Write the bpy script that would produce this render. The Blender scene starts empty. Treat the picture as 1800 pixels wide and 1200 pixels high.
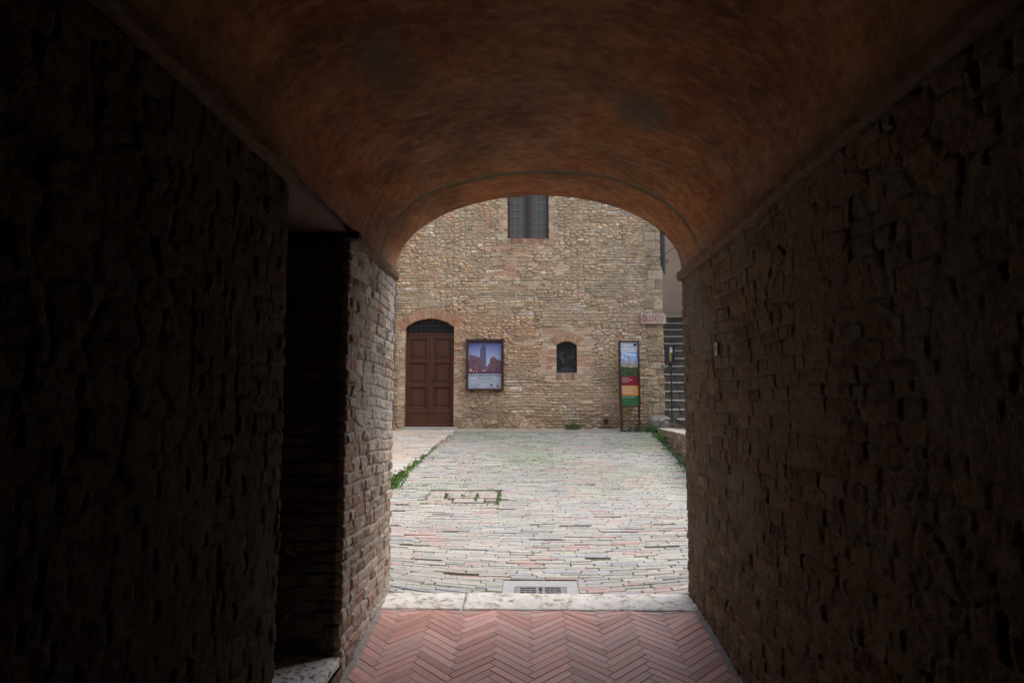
import bpy, math, random
import numpy as np
from mathutils import Vector, Matrix
random.seed(7); np.random.seed(7)
S = bpy.context.scene
COL = S.collection

# ------------------------------------------------------------------ camera, light, exposure
EYE = 1.42
th = math.atan(115/1200); ph = math.atan(32/1200*math.cos(th))
FW = np.array([-math.sin(ph)*math.cos(th), math.cos(ph)*math.cos(th), math.sin(th)])
RT = np.array([math.cos(ph), math.sin(ph), 0.0]); UP = np.cross(RT, FW)
cam = bpy.data.cameras.new('camera'); cam.lens = 24; cam.sensor_width = 36
cam.clip_start = 0.05; cam.clip_end = 500
co = bpy.data.objects.new('camera', cam); COL.objects.link(co); S.camera = co
co.matrix_world = Matrix(((RT[0], UP[0], -FW[0], 0), (RT[1], UP[1], -FW[1], 0), (RT[2], UP[2], -FW[2], EYE), (0, 0, 0, 1)))
S.render.resolution_x = 1024; S.render.resolution_y = 682
w = bpy.data.worlds.new('World'); S.world = w; w.use_nodes = True
nt = w.node_tree; sky = nt.nodes.new('ShaderNodeTexSky'); sky.sky_type = 'NISHITA'; sky.sun_disc = False
SUN_EL, SUN_AZ = math.radians(60), math.radians(78)      # azimuth from +Y towards +X
sky.sun_elevation = SUN_EL; sky.sun_rotation = SUN_AZ; sky.air_density = 1.0; sky.dust_density = 3.0
bg = nt.nodes['Background']; nt.links.new(sky.outputs[0], bg.inputs[0]); bg.inputs[1].default_value = 0.15
sun = bpy.data.lights.new('sun', 'SUN'); sun.energy = 1.5; sun.angle = math.radians(85); sun.color = (1, 0.95, 0.88)
so = bpy.data.objects.new('sun', sun); COL.objects.link(so)
sd = Vector((math.sin(SUN_AZ)*math.cos(SUN_EL), math.cos(SUN_AZ)*math.cos(SUN_EL), math.sin(SUN_EL)))
so.rotation_euler = sd.to_track_quat('Z', 'Y').to_euler()
S.view_settings.view_transform = 'Standard'; S.view_settings.look = 'None'
S.view_settings.exposure = 1.22; S.view_settings.gamma = 1.0
S.cycles.max_bounces = 10; S.cycles.diffuse_bounces = 6

# ------------------------------------------------------------------ helpers: tags, meshes
def tag(o, label=None, cat=None, group=None, kind=None):
    if label: o['label'] = label
    if cat: o['category'] = cat
    if group: o['group'] = group
    if kind: o['kind'] = kind
    return o
def thing(name, label, cat, loc=(0, 0, 0), group=None):
    o = bpy.data.objects.new(name, None); COL.objects.link(o); o.location = loc; o.empty_display_size = .1
    return tag(o, label, cat, group)
def wloc(o):
    v = Vector((0, 0, 0))
    while o is not None:
        v += Vector(o.location); o = o.parent
    return np.array(v)
def link(name, me, mats, parent=None, smooth=False):
    o = bpy.data.objects.new(name, me); COL.objects.link(o)
    for m in (mats if isinstance(mats, (list, tuple)) else [mats]): me.materials.append(m)
    if parent is not None: o.parent = parent
    me.polygons.foreach_set('use_smooth', np.full(len(me.polygons), bool(smooth)))
    return o
def np_mesh(name, V, F, C=None):
    """V n x 3, F m x 4 quads (numpy)"""
    me = bpy.data.meshes.new(name)
    me.vertices.add(len(V)); me.vertices.foreach_set('co', np.asarray(V, np.float32).ravel())
    m = len(F); k = F.shape[1]
    me.loops.add(m*k); me.loops.foreach_set('vertex_index', np.asarray(F, np.int32).ravel())
    me.polygons.add(m); me.polygons.foreach_set('loop_start', np.arange(0, m*k, k, dtype=np.int32))
    me.polygons.foreach_set('loop_total', np.full(m, k, np.int32))
    me.update(calc_edges=True)
    if C is not None:
        a = me.color_attributes.new('Col', 'FLOAT_COLOR', 'POINT')
        cc = np.ones((len(V), 4), np.float32); cc[:, :3] = C; a.data.foreach_set('color', cc.ravel())
    return me
class MB:
    def __init__(s): s.v = []; s.f = []; s.m = []
    def quad(s, pts, m=0):
        i = len(s.v); s.v += [tuple(p) for p in pts]; s.f.append(tuple(range(i, i+len(pts)))); s.m.append(m); return s
    def box(s, x0, x1, y0, y1, z0, z1, m=0, bev=0.0, M=None):
        b = min(bev, abs(x1-x0)*.45, abs(y1-y0)*.45, abs(z1-z0)*.45)
        P = []
        if b <= 0:
            P = [(x, y, z) for z in (z0, z1) for y in (y0, y1) for x in (x0, x1)]
            F = [(0, 2, 3, 1), (4, 5, 7, 6), (0, 1, 5, 4), (2, 6, 7, 3), (0, 4, 6, 2), (1, 3, 7, 5)]
        else:
            idx = {}
            for kx in (0, 1):
                for ky in (0, 1):
                    for kz in (0, 1):
                        X = (x0, x1)[kx]; Y = (y0, y1)[ky]; Z = (z0, z1)[kz]
                        sx, sy, sz = (b, -b)[kx], (b, -b)[ky], (b, -b)[kz]
                        for a, p in enumerate(((X, Y+sy, Z+sz), (X+sx, Y, Z+sz), (X+sx, Y+sy, Z))):
                            idx[(kx, ky, kz, a)] = len(P); P.append(p)
            F = []
            for a in range(3):
                o = [q for q in range(3) if q != a]
                for k in (0, 1):
                    loop = []
                    for (i, j) in ((0, 0), (1, 0), (1, 1), (0, 1)):
                        c = [0, 0, 0]; c[a] = k; c[o[0]] = i; c[o[1]] = j; loop.append(idx[(*c, a)])
                    F.append(tuple(loop))
            for a in range(3):
                o = [q for q in range(3) if q != a]
                for i in (0, 1):
                    for j in (0, 1):
                        c0 = [0, 0, 0]; c0[o[0]] = i; c0[o[1]] = j; c1 = list(c0); c1[a] = 1
                        F.append((idx[(*c0, o[0])], idx[(*c1, o[0])], idx[(*c1, o[1])], idx[(*c0, o[1])]))
            for kx in (0, 1):
                for ky in (0, 1):
                    for kz in (0, 1): F.append(tuple(idx[(kx, ky, kz, a)] for a in range(3)))
        i = len(s.v)
        if M is not None: P = [tuple(M @ Vector(p)) for p in P]
        s.v += P; s.f += [tuple(q+i for q in f) for f in F]; s.m += [m]*len(F); return s
    def tube(s, pts, r, n=8, m=0, cap=True):
        pts = [Vector(p) for p in pts]; rs = r if isinstance(r, (list, tuple)) else [r]*len(pts)
        i0 = len(s.v); prev = None
        for k, p in enumerate(pts):
            t = (pts[min(k+1, len(pts)-1)] - pts[max(k-1, 0)]).normalized()
            if prev is None: a = t.orthogonal().normalized()
            else: a = (prev - t*prev.dot(t)).normalized()
            prev = a; b = t.cross(a)
            for q in range(n):
                an = 2*math.pi*q/n; s.v.append(tuple(p + (a*math.cos(an)+b*math.sin(an))*rs[k]))
        for k in range(len(pts)-1):
            for q in range(n):
                s.f.append((i0+k*n+q, i0+k*n+(q+1) % n, i0+(k+1)*n+(q+1) % n, i0+(k+1)*n+q)); s.m.append(m)
        if cap:
            s.f.append(tuple(i0+q for q in range(n))[::-1]); s.m.append(m)
            s.f.append(tuple(i0+(len(pts)-1)*n+q for q in range(n))); s.m.append(m)
        return s
    def prism(s, poly, d, m=0, M=None):
        """poly: list of 3d points (planar), extruded by vector d"""
        d = Vector(d); a = [Vector(p) for p in poly]; b = [p+d for p in a]; n = len(a)
        if M is not None: a = [M @ p for p in a]; b = [M @ p for p in b]
        i = len(s.v); s.v += [tuple(p) for p in a+b]
        s.f.append(tuple(range(i, i+n))); s.f.append(tuple(range(i+2*n-1, i+n-1, -1))); s.m += [m, m]
        for k in range(n): s.f.append((i+k, i+(k+1) % n, i+n+(k+1) % n, i+n+k)); s.m.append(m)
        return s
    def add_mesh(s, me, m=0):
        i = len(s.v); s.v += [tuple(v.co) for v in me.vertices]
        for p in me.polygons: s.f.append(tuple(q+i for q in p.vertices)); s.m.append(m)
        return s
    def build(s, name, mats, parent=None, smooth=False, fix=True):
        me = bpy.data.meshes.new(name)
        off = wloc(parent) if parent is not None else np.zeros(3)
        me.from_pydata([(v[0]-off[0], v[1]-off[1], v[2]-off[2]) for v in s.v], [], s.f)
        o = link(name, me, mats, parent, smooth)
        me.polygons.foreach_set('material_index', np.array(s.m, np.int32))
        if fix:
            import bmesh
            bm = bmesh.new(); bm.from_mesh(me); bmesh.ops.recalc_face_normals(bm, faces=bm.faces); bm.to_mesh(me); bm.free()
        if smooth:
            try: me.set_sharp_from_angle(angle=math.radians(40))
            except Exception: pass
        return o
def text_mesh(body, size, O, ex, ey, align='LEFT', spacing=1.0, bold=0.0, width=None):
    """flat lettering laid at O along ex (right) and ey (up)"""
    c = bpy.data.curves.new('lettering', 'FONT'); c.body = body; c.size = size; c.align_x = align
    c.space_character = spacing; c.offset = bold; c.resolution_u = 3
    o = bpy.data.objects.new('lettering', c); COL.objects.link(o)
    dg = bpy.context.evaluated_depsgraph_get(); me = bpy.data.meshes.new_from_object(o.evaluated_get(dg))
    bpy.data.objects.remove(o)
    ex, ey, O = Vector(ex), Vector(ey), Vector(O)
    k = 1.0
    if width and len(me.vertices):
        xs = [v.co.x for v in me.vertices]; k = width/(max(xs)-min(xs))
    for v in me.vertices: v.co = O + ex*(v.co.x*k) + ey*v.co.y
    return me

# ------------------------------------------------------------------ helpers: numpy noise
def hsh(ix, iy, seed=0):
    h = (ix.astype(np.int64)*374761393 + iy.astype(np.int64)*668265263 + seed*1442695041) & 0xffffffff
    h = ((h ^ (h >> 13))*1274126177) & 0xffffffff
    h = ((h ^ (h >> 16))*2246822519) & 0xffffffff
    return ((h ^ (h >> 15)) & 0xffffff)/float(0xffffff)
def vn(x, y, seed=0):
    ix = np.floor(x); iy = np.floor(y); fx = x-ix; fy = y-iy
    fx = fx*fx*(3-2*fx); fy = fy*fy*(3-2*fy); ix = ix.astype(np.int64); iy = iy.astype(np.int64)
    a = hsh(ix, iy, seed); b = hsh(ix+1, iy, seed); c = hsh(ix, iy+1, seed); d = hsh(ix+1, iy+1, seed)
    return (a*(1-fx)+b*fx)*(1-fy)+(c*(1-fx)+d*fx)*fy
def fbm(x, y, seed=0, octv=4):
    r = 0; a = .5; t = 0
    for k in range(octv):
        r = r+a*vn(x*2**k, y*2**k, seed+k*17); t += a; a *= .5
    return r/t

# ------------------------------------------------------------------ masonry height fields
def courses(U, V, seed, hr, lr, warp=0.012, wave=0.02):
    """irregular courses: returns edge distance (m) and an id per point"""
    rng = np.random.RandomState(seed)
    uu = U + warp*2*(fbm(U*9, V*9, seed+1, 3)-.5)
    vv = V + wave*2*(fbm(U*1.1, V*.8, seed+2, 2)-.5) + warp*1.3*(fbm(U*7, V*11, seed+3, 3)-.5)
    rows = [V.min()-.3]
    while rows[-1] < V.max()+.3: rows.append(rows[-1]+rng.uniform(*hr))
    rows = np.array(rows); R = np.clip(np.searchsorted(rows, vv)-1, 0, len(rows)-2)
    dv = np.minimum(vv-rows[R], rows[R+1]-vv); hgt = rows[R+1]-rows[R]
    du = np.zeros_like(U); Cc = np.zeros(U.shape, np.int64)
    um, ux = U.min()-.5, U.max()+.5
    for r in np.unique(R):
        cols = [um-rng.uniform(0, .3)]
        while cols[-1] < ux: cols.append(cols[-1]+rng.uniform(*lr)*(1 if rng.rand() > .25 else .55))
        cols = np.array(cols); m = R == r; q = np.clip(np.searchsorted(cols, uu[m])-1, 0, len(cols)-2)
        Cc[m] = q; du[m] = np.minimum(uu[m]-cols[q], cols[q+1]-uu[m])
    k = .018
    D = k-np.sqrt(np.maximum(k-du, 0)**2+np.maximum(k-dv, 0)**2)
    D = np.where((du > k) & (dv > k), np.minimum(du, dv), D)
    return D, Cc+1, R.astype(np.int64)+seed*31
def rubble(U, V, seed, sx, sz, warp=.015):
    u = (U+warp*2*(fbm(U*8, V*8, seed+1, 3)-.5))/sx; v = (V+warp*2*(fbm(U*8, V*8, seed+5, 3)-.5))/sz
    iu = np.floor(u).astype(np.int64); iv = np.floor(v).astype(np.int64)
    F1 = np.full(U.shape, 9.); F2 = np.full(U.shape, 9.); I = np.zeros(U.shape, np.int64); J = np.zeros(U.shape, np.int64)
    for a in (-1, 0, 1):
        for b in (-1, 0, 1):
            x = iu+a; y = iv+b
            px = x+.15+.7*hsh(x, y, seed); py = y+.2+.6*hsh(x, y, seed+9)
            d = np.sqrt((px-u)**2+(py-v)**2); n = d < F1
            F2 = np.where(n, F1, np.minimum(F2, d)); F1 = np.where(n, d, F1); I = np.where(n, x, I); J = np.where(n, y, J)
    return (F2-F1)*.5*min(sx, sz)*1.15, I, J+seed*31
def palette(I, J, cols, wts, seed=0):
    w = np.cumsum(np.array(wts, float)); w /= w[-1]
    k = np.searchsorted(w, hsh(I, J, 77+seed)*.9999); k = np.clip(k, 0, len(cols)-1)
    C = np.array(cols)[k]
    val = .80+.40*hsh(I, J, 78+seed)
    return C*val[..., None]
def relief(D, I, J, U, V, joint=.006, rnd=.012, rel=.022, rough=.006, mort=.35):
    e = np.clip((D-joint)/rnd, 0, 1); e = np.sqrt(1-(1-e)**2)
    lift = rel*(.5+.65*hsh(I, J, 5))
    tilt = ((hsh(I, J, 6)-.5)*(vn(U*4, V*4, 3)-.5))*rel
    pit = np.where(hsh(I, J, 8) > .8, 1.8, 1.0)
    n = (fbm(U*22, V*26, 11, 4)-.5)*2*rough*pit
    m = (fbm(U*16, V*16, 12, 4)-.5)*rough*2.0 + mort*rel*(fbm(U*2.2, V*2.2, 13, 3))
    top = lift+tilt*1.5+n
    H = np.where(e > 0, np.maximum(m*(1-e)+top*e, m*(1-e)), m)
    return H, e
def sheet(name, path, ds, z, side, gen, mat, parent, hole=None, smooth=True, base_amp=0.0):
    """sweep a plan path (x,y) over heights z and push it out by a masonry relief"""
    pts = []
    for (a, b), d in zip(zip(path[:-1], path[1:]), ds if isinstance(ds, (list, tuple)) else [ds]*(len(path)-1)):
        L = math.dist(a, b); n = max(1, int(L/d))
        for k in range(n): pts.append((a[0]+(b[0]-a[0])*k/n, a[1]+(b[1]-a[1])*k/n))
    pts.append(path[-1]); P = np.array(pts)
    T = np.gradient(P, axis=0); T /= np.linalg.norm(T, axis=1)[:, None]+1e-9
    N = np.stack([-T[:, 1], T[:, 0]], 1)*side
    for _ in range(3):
        N2 = N.copy(); N2[1:-1] = (N[:-2]+N[1:-1]*2+N[2:])/4; N = N2
    N /= np.linalg.norm(N, axis=1)[:, None]
    s = np.concatenate([[0], np.cumsum(np.linalg.norm(np.diff(P, axis=0), axis=1))])
    U, V = np.meshgrid(s, z); X = np.broadcast_to(P[:, 0], U.shape); Y = np.broadcast_to(P[:, 1], U.shape)
    H, C = gen(U, V, X, Y)
    if base_amp: H = H+base_amp*(fbm(U*.9, V*.9, 91, 2)-.5)*2
    W = np.stack([X+N[:, 0]*H, Y+N[:, 1]*H, V+0*U], -1)
    nz, ns = U.shape; idx = np.arange(nz*ns).reshape(nz, ns)
    F = np.stack([idx[:-1, :-1], idx[:-1, 1:], idx[1:, 1:], idx[1:, :-1]], -1).reshape(-1, 4)
    if side < 0: F = F[:, ::-1]
    F = F[:, ::-1]
    if hole is not None:
        xc = (X[:-1, :-1]+X[1:, 1:])/2; zc = (V[:-1, :-1]+V[1:, 1:])/2; yc = (Y[:-1, :-1]+Y[1:, 1:])/2
        F = F[~hole(xc, yc, zc).ravel()]
    off = wloc(parent) if parent is not None else np.zeros(3)
    me = np_mesh(name, W.reshape(-1, 3)-off, F, C.reshape(-1, 3))
    return link(name, me, mat, parent, smooth)

# ------------------------------------------------------------------ materials
def mat(name, col=(.5, .5, .5), rough=.8, attr=False, noise=.25, nscale=8, bump=.3, bscale=60, bdist=.004, metal=0, spec=.3, col2=None, c2scale=3, c2lo=.45, c2hi=.65, stretch=None):
    m = bpy.data.materials.new(name); m.use_nodes = True; t = m.node_tree; N = t.nodes; L = t.links
    b = N['Principled BSDF']; b.inputs['Roughness'].default_value = rough; b.inputs['Metallic'].default_value = metal
    b.inputs['Specular IOR Level'].default_value = spec
    tc = N.new('ShaderNodeTexCoord'); vec = tc.outputs['Object']
    if stretch:
        mp = N.new('ShaderNodeMapping'); mp.inputs['Scale'].default_value = stretch; L.new(vec, mp.inputs[0]); vec = mp.outputs[0]
    if attr:
        a = N.new('ShaderNodeAttribute'); a.attribute_name = 'Col'; c = a.outputs['Color']
    else:
        r = N.new('ShaderNodeRGB'); r.outputs[0].default_value = (*col, 1); c = r.outputs[0]
    if col2:
        n2 = N.new('ShaderNodeTexNoise'); n2.inputs['Scale'].default_value = c2scale; n2.inputs['Detail'].default_value = 6; n2.inputs['Roughness'].default_value = .65
        L.new(vec, n2.inputs['Vector'])
        mr = N.new('ShaderNodeMapRange'); mr.inputs['From Min'].default_value = c2lo; mr.inputs['From Max'].default_value = c2hi; L.new(n2.outputs[0], mr.inputs[0])
        mx = N.new('ShaderNodeMix'); mx.data_type = 'RGBA'; L.new(mr.outputs[0], mx.inputs[0]); L.new(c, mx.inputs[6]); mx.inputs[7].default_value = (*col2, 1); c = mx.outputs[2]
    if noise:
        n = N.new('ShaderNodeTexNoise'); n.inputs['Scale'].default_value = nscale; n.inputs['Detail'].default_value = 8; n.inputs['Roughness'].default_value = .7
        L.new(vec, n.inputs['Vector'])
        mr = N.new('ShaderNodeMapRange'); mr.inputs['From Min'].default_value = .25; mr.inputs['From Max'].default_value = .75
        mr.inputs['To Min'].default_value = 1-noise; mr.inputs['To Max'].default_value = 1+noise; L.new(n.outputs[0], mr.inputs[0])
        mu = N.new('ShaderNodeVectorMath'); mu.operation = 'SCALE'; L.new(c, mu.inputs[0]); L.new(mr.outputs[0], mu.inputs[3]); c = mu.outputs[0]
    L.new(c, b.inputs['Base Color'])
    if bump:
        n = N.new('ShaderNodeTexNoise'); n.inputs['Scale'].default_value = bscale; n.inputs['Detail'].default_value = 5
        L.new(vec, n.inputs['Vector'])
        bp = N.new('ShaderNodeBump'); bp.inputs['Strength'].default_value = bump; bp.inputs['Distance'].default_value = bdist
        L.new(n.outputs[0], bp.inputs['Height']); L.new(bp.outputs[0], b.inputs['Normal'])
    return m
M = {}
M['masonry'] = mat('masonry', attr=True, rough=.92, noise=.28, nscale=22, bump=.6, bscale=90, bdist=.006, spec=.15)
M['tunnel_masonry'] = mat('tunnel_masonry', attr=True, rough=.9, noise=.38, nscale=38, bump=.9, bscale=120, bdist=.008, spec=.2)
M['vault'] = mat('vault_plaster', attr=True, rough=.85, noise=.32, nscale=32, bump=.6, bscale=45, bdist=.006, spec=.2)
M['paving'] = mat('paving', attr=True, rough=.66, noise=.30, nscale=24, bump=.6, bscale=60, bdist=.005, spec=.35)
M['joint'] = mat('joint_dirt', (.15, .14, .10), .95, noise=.4, nscale=30, col2=(.07, .10, .035), c2scale=1.3, c2lo=.45, c2hi=.6, spec=.1)
M['tile'] = mat('tile', attr=True, rough=.42, noise=.12, nscale=18, bump=.12, bscale=50, bdist=.002, spec=.45)
M['grout'] = mat('grout', (.50, .47, .46), .9, noise=.2, nscale=25, bump=.5, spec=.2)
M['edge_mortar'] = mat('edge_mortar', (.30, .275, .25), .95, noise=.35, nscale=22, bump=.9, bscale=40, bdist=.01, spec=.1)
M['travertine'] = mat('travertine', (.72, .70, .655), .75, noise=.22, nscale=10, bump=.9, bscale=45, bdist=.006, col2=(.28, .23, .16), c2scale=14, c2lo=.51, c2hi=.66, spec=.35)
M['slab'] = mat('mottled_slab', (.60, .58, .56), .7, noise=.2, nscale=15, bump=.5, bscale=45, col2=(.07, .065, .055), c2scale=28, c2lo=.5, c2hi=.62)
M['cornice'] = mat('cornice_brick', (.18, .105, .065), .88, noise=.45, nscale=20, bump=.7, bscale=35, bdist=.008, col2=(.15, .115, .085), c2scale=8)
M['plaster'] = mat('plaster', (.64, .52, .40), .9, noise=.1, nscale=3, bump=.25, bscale=12, bdist=.01, col2=(.57, .46, .355), c2scale=1.2)
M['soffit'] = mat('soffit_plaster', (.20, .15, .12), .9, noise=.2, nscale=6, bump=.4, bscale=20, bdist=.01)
M['outer'] = mat('outer_wall', (.33, .27, .19), .92, noise=.35, nscale=6, bump=1.0, bscale=9, bdist=.05, col2=(.26, .2, .14), c2scale=3)
M['darkwood'] = mat('dark_beam', (.03, .022, .017), .8, noise=.3, nscale=12)
M['door'] = mat('door_wood', (.088, .031, .015), .38, noise=.28, nscale=9, bump=.25, bscale=30, stretch=(1, 1, .12), spec=.4)
M['frame'] = mat('window_paint', (.06, .033, .032), .45, noise=.15, nscale=9, bump=.1, spec=.4)
M['came'] = mat('lead_came', (.22, .25, .26), .5, noise=.1)
M['iron'] = mat('iron', (.035, .032, .03), .55, noise=.3, nscale=30, bump=.3, spec=.5)
M['rustiron'] = mat('rusty_iron', (.10, .035, .022), .6, noise=.3, nscale=30, bump=.3, spec=.4)
M['brownmetal'] = mat('brown_steel', (.062, .027, .020), .4, noise=.12, nscale=20, bump=.08, spec=.5)
M['bannermetal'] = mat('purple_grey_metal', (.05, .042, .06), .45, noise=.15, nscale=10, bump=.1, spec=.5)
M['pipe'] = mat('copper_pipe', (.15, .12, .12), .5, noise=.3, nscale=10, stretch=(1, 1, .3), metal=.3)
M['concrete'] = mat('concrete', (.42, .43, .43), .85, noise=.15, nscale=14, bump=.4, bscale=60, spec=.3)
M['castiron'] = mat('cast_iron', (.30, .30, .33), .45, noise=.15, nscale=25, bump=.2, metal=.3, spec=.5)
M['black'] = mat('drain_pit', (.006, .006, .006), .9, noise=0, bump=0)
M['riser'] = mat('riser_stone', (.12, .10, .075), .9, noise=.5, nscale=9, bump=1.0, bscale=22, bdist=.02, col2=(.20, .17, .13), c2scale=7)
M['tread'] = mat('tread_stone', (.42, .40, .36), .8, noise=.2, nscale=12, bump=.5, bscale=40)
M['rock'] = mat('rough_stone', (.25, .225, .18), .9, noise=.35, nscale=7, bump=1, bscale=16, bdist=.03, col2=(.33, .32, .29), c2scale=5)
M['brickred'] = mat('reveal_brick', (.30, .17, .11), .9, noise=.25, nscale=12, bump=.5, bscale=50)
M['marble'] = mat('sign_marble', (.52, .33, .25), .7, noise=.12, nscale=7, bump=.25, bscale=40, col2=(.50, .44, .36), c2scale=5)
M['redpaint'] = mat('sign_red', (.24, .045, .025), .7, noise=.35, nscale=60, bump=0)
M['leaf'] = mat('leaf', (.085, .17, .03), .6, noise=.35, nscale=7, bump=0, spec=.3)
M['leafdark'] = mat('leaf_grey_green', (.045, .09, .04), .6, noise=.35, nscale=7, bump=0, spec=.3)
M['whiteplate'] = mat('white_plate', (.55, .53, .50), .5, noise=.05, bump=0)
def glass(name, col, rough=.04, spec=.5):
    return mat(name, col, rough, noise=.0, bump=.12, bscale=5, bdist=.004, spec=spec)
M['pane'] = glass('leaded_glass', (.10, .095, .075), .05, .9)  # base raised: reflection of the wall opposite put into the pane colour
M['paneplain'] = glass('dark_glass', (.022, .024, .026), .08, .5)
def flat(n, c, r=.4): return mat(n, c, r, noise=.05, nscale=30, bump=0, spec=.4)

# ------------------------------------------------------------------ generators for the two kinds of wall
FAR_STONE = [(.56, .39, .235), (.61, .445, .285), (.47, .325, .195), (.55, .325, .205), (.68, .56, .43), (.47, .375, .275), (.62, .43, .235)]
FAR_W = [5, 5, 3.5, 1.8, 1.1, 2.2, 1.2]
FAR_BRICK = [(.52, .32, .21), (.55, .38, .25), (.47, .26, .165), (.56, .43, .28)]
def polar(X, Z, cx, cz, r0, r1, amax, n):
    r = np.hypot(X-cx, Z-cz); a = np.arctan2(X-cx, Z-cz)
    m = (r > r0) & (r < r1) & (np.abs(a) < amax) & (Z > cz)
    t = (a+amax)/(2*amax)*n; q = np.floor(t); f = t-q
    da = np.minimum(f, 1-f)*(2*amax*(r0+r1)/2/n); dr = np.minimum(r-r0, r1-r)
    return m, np.minimum(da, dr), q.astype(np.int64)
def far_gen(U, V, X, Y):
    Dc, Ic, Jc = courses(U, V, 21, (.040, .078), (.10, .30), .019, .035)
    Dr, Ir, Jr = rubble(U, V, 5, .135, .070, .026)
    topm = np.clip((V-4.75)*2.2, 0, 1)
    lowm = np.clip((1.75-V)*1.6, 0, 1)
    band = np.clip(1-np.abs(V-(3.35+.25*np.sin(X*1.3)))/.35, 0, 1)*(X < .1)
    m = fbm(U*1.1, V*1.5, 31, 3)+.26*topm+.08*lowm+.08*band-.02 > .57
    m &= ~((X > -.95) & (X < -.05) & (V > 3.5) & (V < 4.95))
    D = np.where(m, Dr, Dc); I = np.where(m, Ir, Ic); J = np.where(m, Jr+500, Jc)
    C = palette(I, J, FAR_STONE, FAR_W)
    Cb = palette(I, J, FAR_BRICK, [3, 3, 2, 3], 4)
    reg = np.zeros(U.shape, bool)
    # brick repair patches with their own finer courses
    Db, Ib, Jb = courses(U, V, 44, (.058, .07), (.20, .29), .006, .008)
    for (x0, x1, z0, z1, k) in ((.22, 1.34, 1.98, 3.12, .9), (-.66, -.48, 4.9, 7, 1), (.41, .58, 4.9, 7, 1), (-.85, .75, 3.9, 4.9, .35),
                                (-2.82, -2.66, .9, 3.2, .9), (-1.64, -1.45, .9, 3.1, .5), (1.1, 2.1, 1.35, 1.75, .4)):
        q = (X > x0+.05*(fbm(U*3, V*7, 3)-.5)*4) & (X < x1+.05*(fbm(U*3+5, V*7, 4)-.5)*4) & (V > z0) & (V < z1) & (np.abs(Y-14.6) < .02)
        q &= hsh(Ib, Jb, 3) < k+.08
        reg |= q
    D = np.where(reg, Db, D); I = np.where(reg, Ib, I); J = np.where(reg, Jb+900, J)
    Cb = palette(I, J, FAR_BRICK, [3, 3, 1.5, 3], 4); C = np.where(reg[..., None], Cb, C)
    # a band of dressed blocks along the corner
    Dq, Iq, Jq = courses(U, V, 61, (.10, .26), (.22, .36), .008, .01)
    qm = (X > 2.5+.12*(hsh(Jq, Jq, 9)-.5)) & (V > 1.1)
    Dq2 = np.minimum(Dq, np.abs(X-2.5)+.02)
    D = np.where(qm, Dq, D); I = np.where(qm, Iq, I); J = np.where(qm, Jq+1500, J)
    C = np.where(qm[..., None], palette(I, J, [(.42, .33, .205), (.46, .36, .24), (.36, .28, .18), (.40, .27, .17)], [4, 3, 2, 1], 2), C)
    # arches and soldier courses
    front = np.abs(Y-14.6) < .02
    brk = np.zeros(U.shape, bool)
    for (cx, cz, r0, r1, am, n, pal) in ((-2.155, 2.50, .82, 1.0, .80, 22, 0), (-2.155, 2.50, 1.0, 1.055, .86, 7, 0),
                                         (.78, 2.49, .327, .475, .78, 12, 0), (.78, 2.49, .475, .535, .80, 4, 0), (-.62, .20, .86, 1.10, .95, 11, 1)):
        q, d, i = polar(X, V, cx, cz, r0, r1, am, n); q &= front
        D = np.where(q, d, D); I = np.where(q, i, I); J = np.where(q, int(r0*1000), J); brk |= q & (pal == 0)
        pc = palette(I, J, [(.44, .24, .135), (.46, .28, .165), (.40, .21, .12)] if pal == 0 else FAR_STONE[:3], [1, 1, 1], 3)
        C = np.where(q[..., None], pc, C)
    for (x0, x1, z0, z1, n) in ((.55, 1.01, 1.985, 2.14, 7), (-.56, .50, 4.945, 5.065, 15)):
        q = (X > x0) & (X < x1) & (V > z0) & (V < z1) & front
        t = (X-x0)/(x1-x0)*n; f = t-np.floor(t); d = np.minimum(np.minimum(f, 1-f)*(x1-x0)/n, np.minimum(V-z0, z1-V))
        D = np.where(q, d, D); I = np.where(q, np.floor(t).astype(np.int64), I); J = np.where(q, int(z0*1000), J); brk |= q
        C = np.where(q[..., None], palette(I, J, [(.40, .23, .15), (.45, .33, .23), (.36, .18, .11), (.42, .30, .20)], [1, 1, 1, 1], 3), C)
    neat = brk | reg
    H, e = relief(D, I, J, U, V, .004, .014, .030, .013)
    H = H+.010*(fbm(U*48, V*60, 72, 2)-.5)
    Hn, en = relief(D, I, J, U, V, .0025, .006, .010, .003)
    H = np.where(neat, Hn+.010, H); e = np.where(neat, en, e)
    H = H+.012*(fbm(U*1.3, V*1.3, 71, 3)-.5)*2
    mort = np.array([.46, .335, .205])*(.75+.4*fbm(U*3, V*3, 81, 3))[..., None]
    # lime left over stones in places
    sm = np.clip((fbm(U*2.4, V*3.3, 83, 4)-.50)*6, 0, .8)*(~neat)
    H = H*(1-.5*sm)+.012*sm
    e2 = (e*(1-sm))[..., None]
    C = mort*(1-e2)+C*e2
    C = C*(.86+.28*fbm(U*6, V*9, 85, 3))[..., None]
    dirt = np.clip((1.5-V)*1.0, 0, .35)*fbm(U*2, V*2, 87, 2)
    C = C*(1-dirt)[..., None]
    pa = np.clip((fbm(X*.8+3, V*1.1, 93, 4)-.50)*5, 0, 1)[..., None]*.55; C = C*(1-pa)+C*np.array([.80, .78, .80])*pa
    pb_ = np.clip((fbm(X*1.1+9, V*1.6, 95, 4)-.55)*6, 0, 1)[..., None]*.5; C = C*(1-pb_)+C*np.array([1.02, .80, .72])*pb_
    return H, C
TUN = [(.23, .155, .095), (.26, .18, .11), (.24, .135, .08), (.25, .19, .13), (.20, .14, .09), (.28, .20, .125)]
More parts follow.
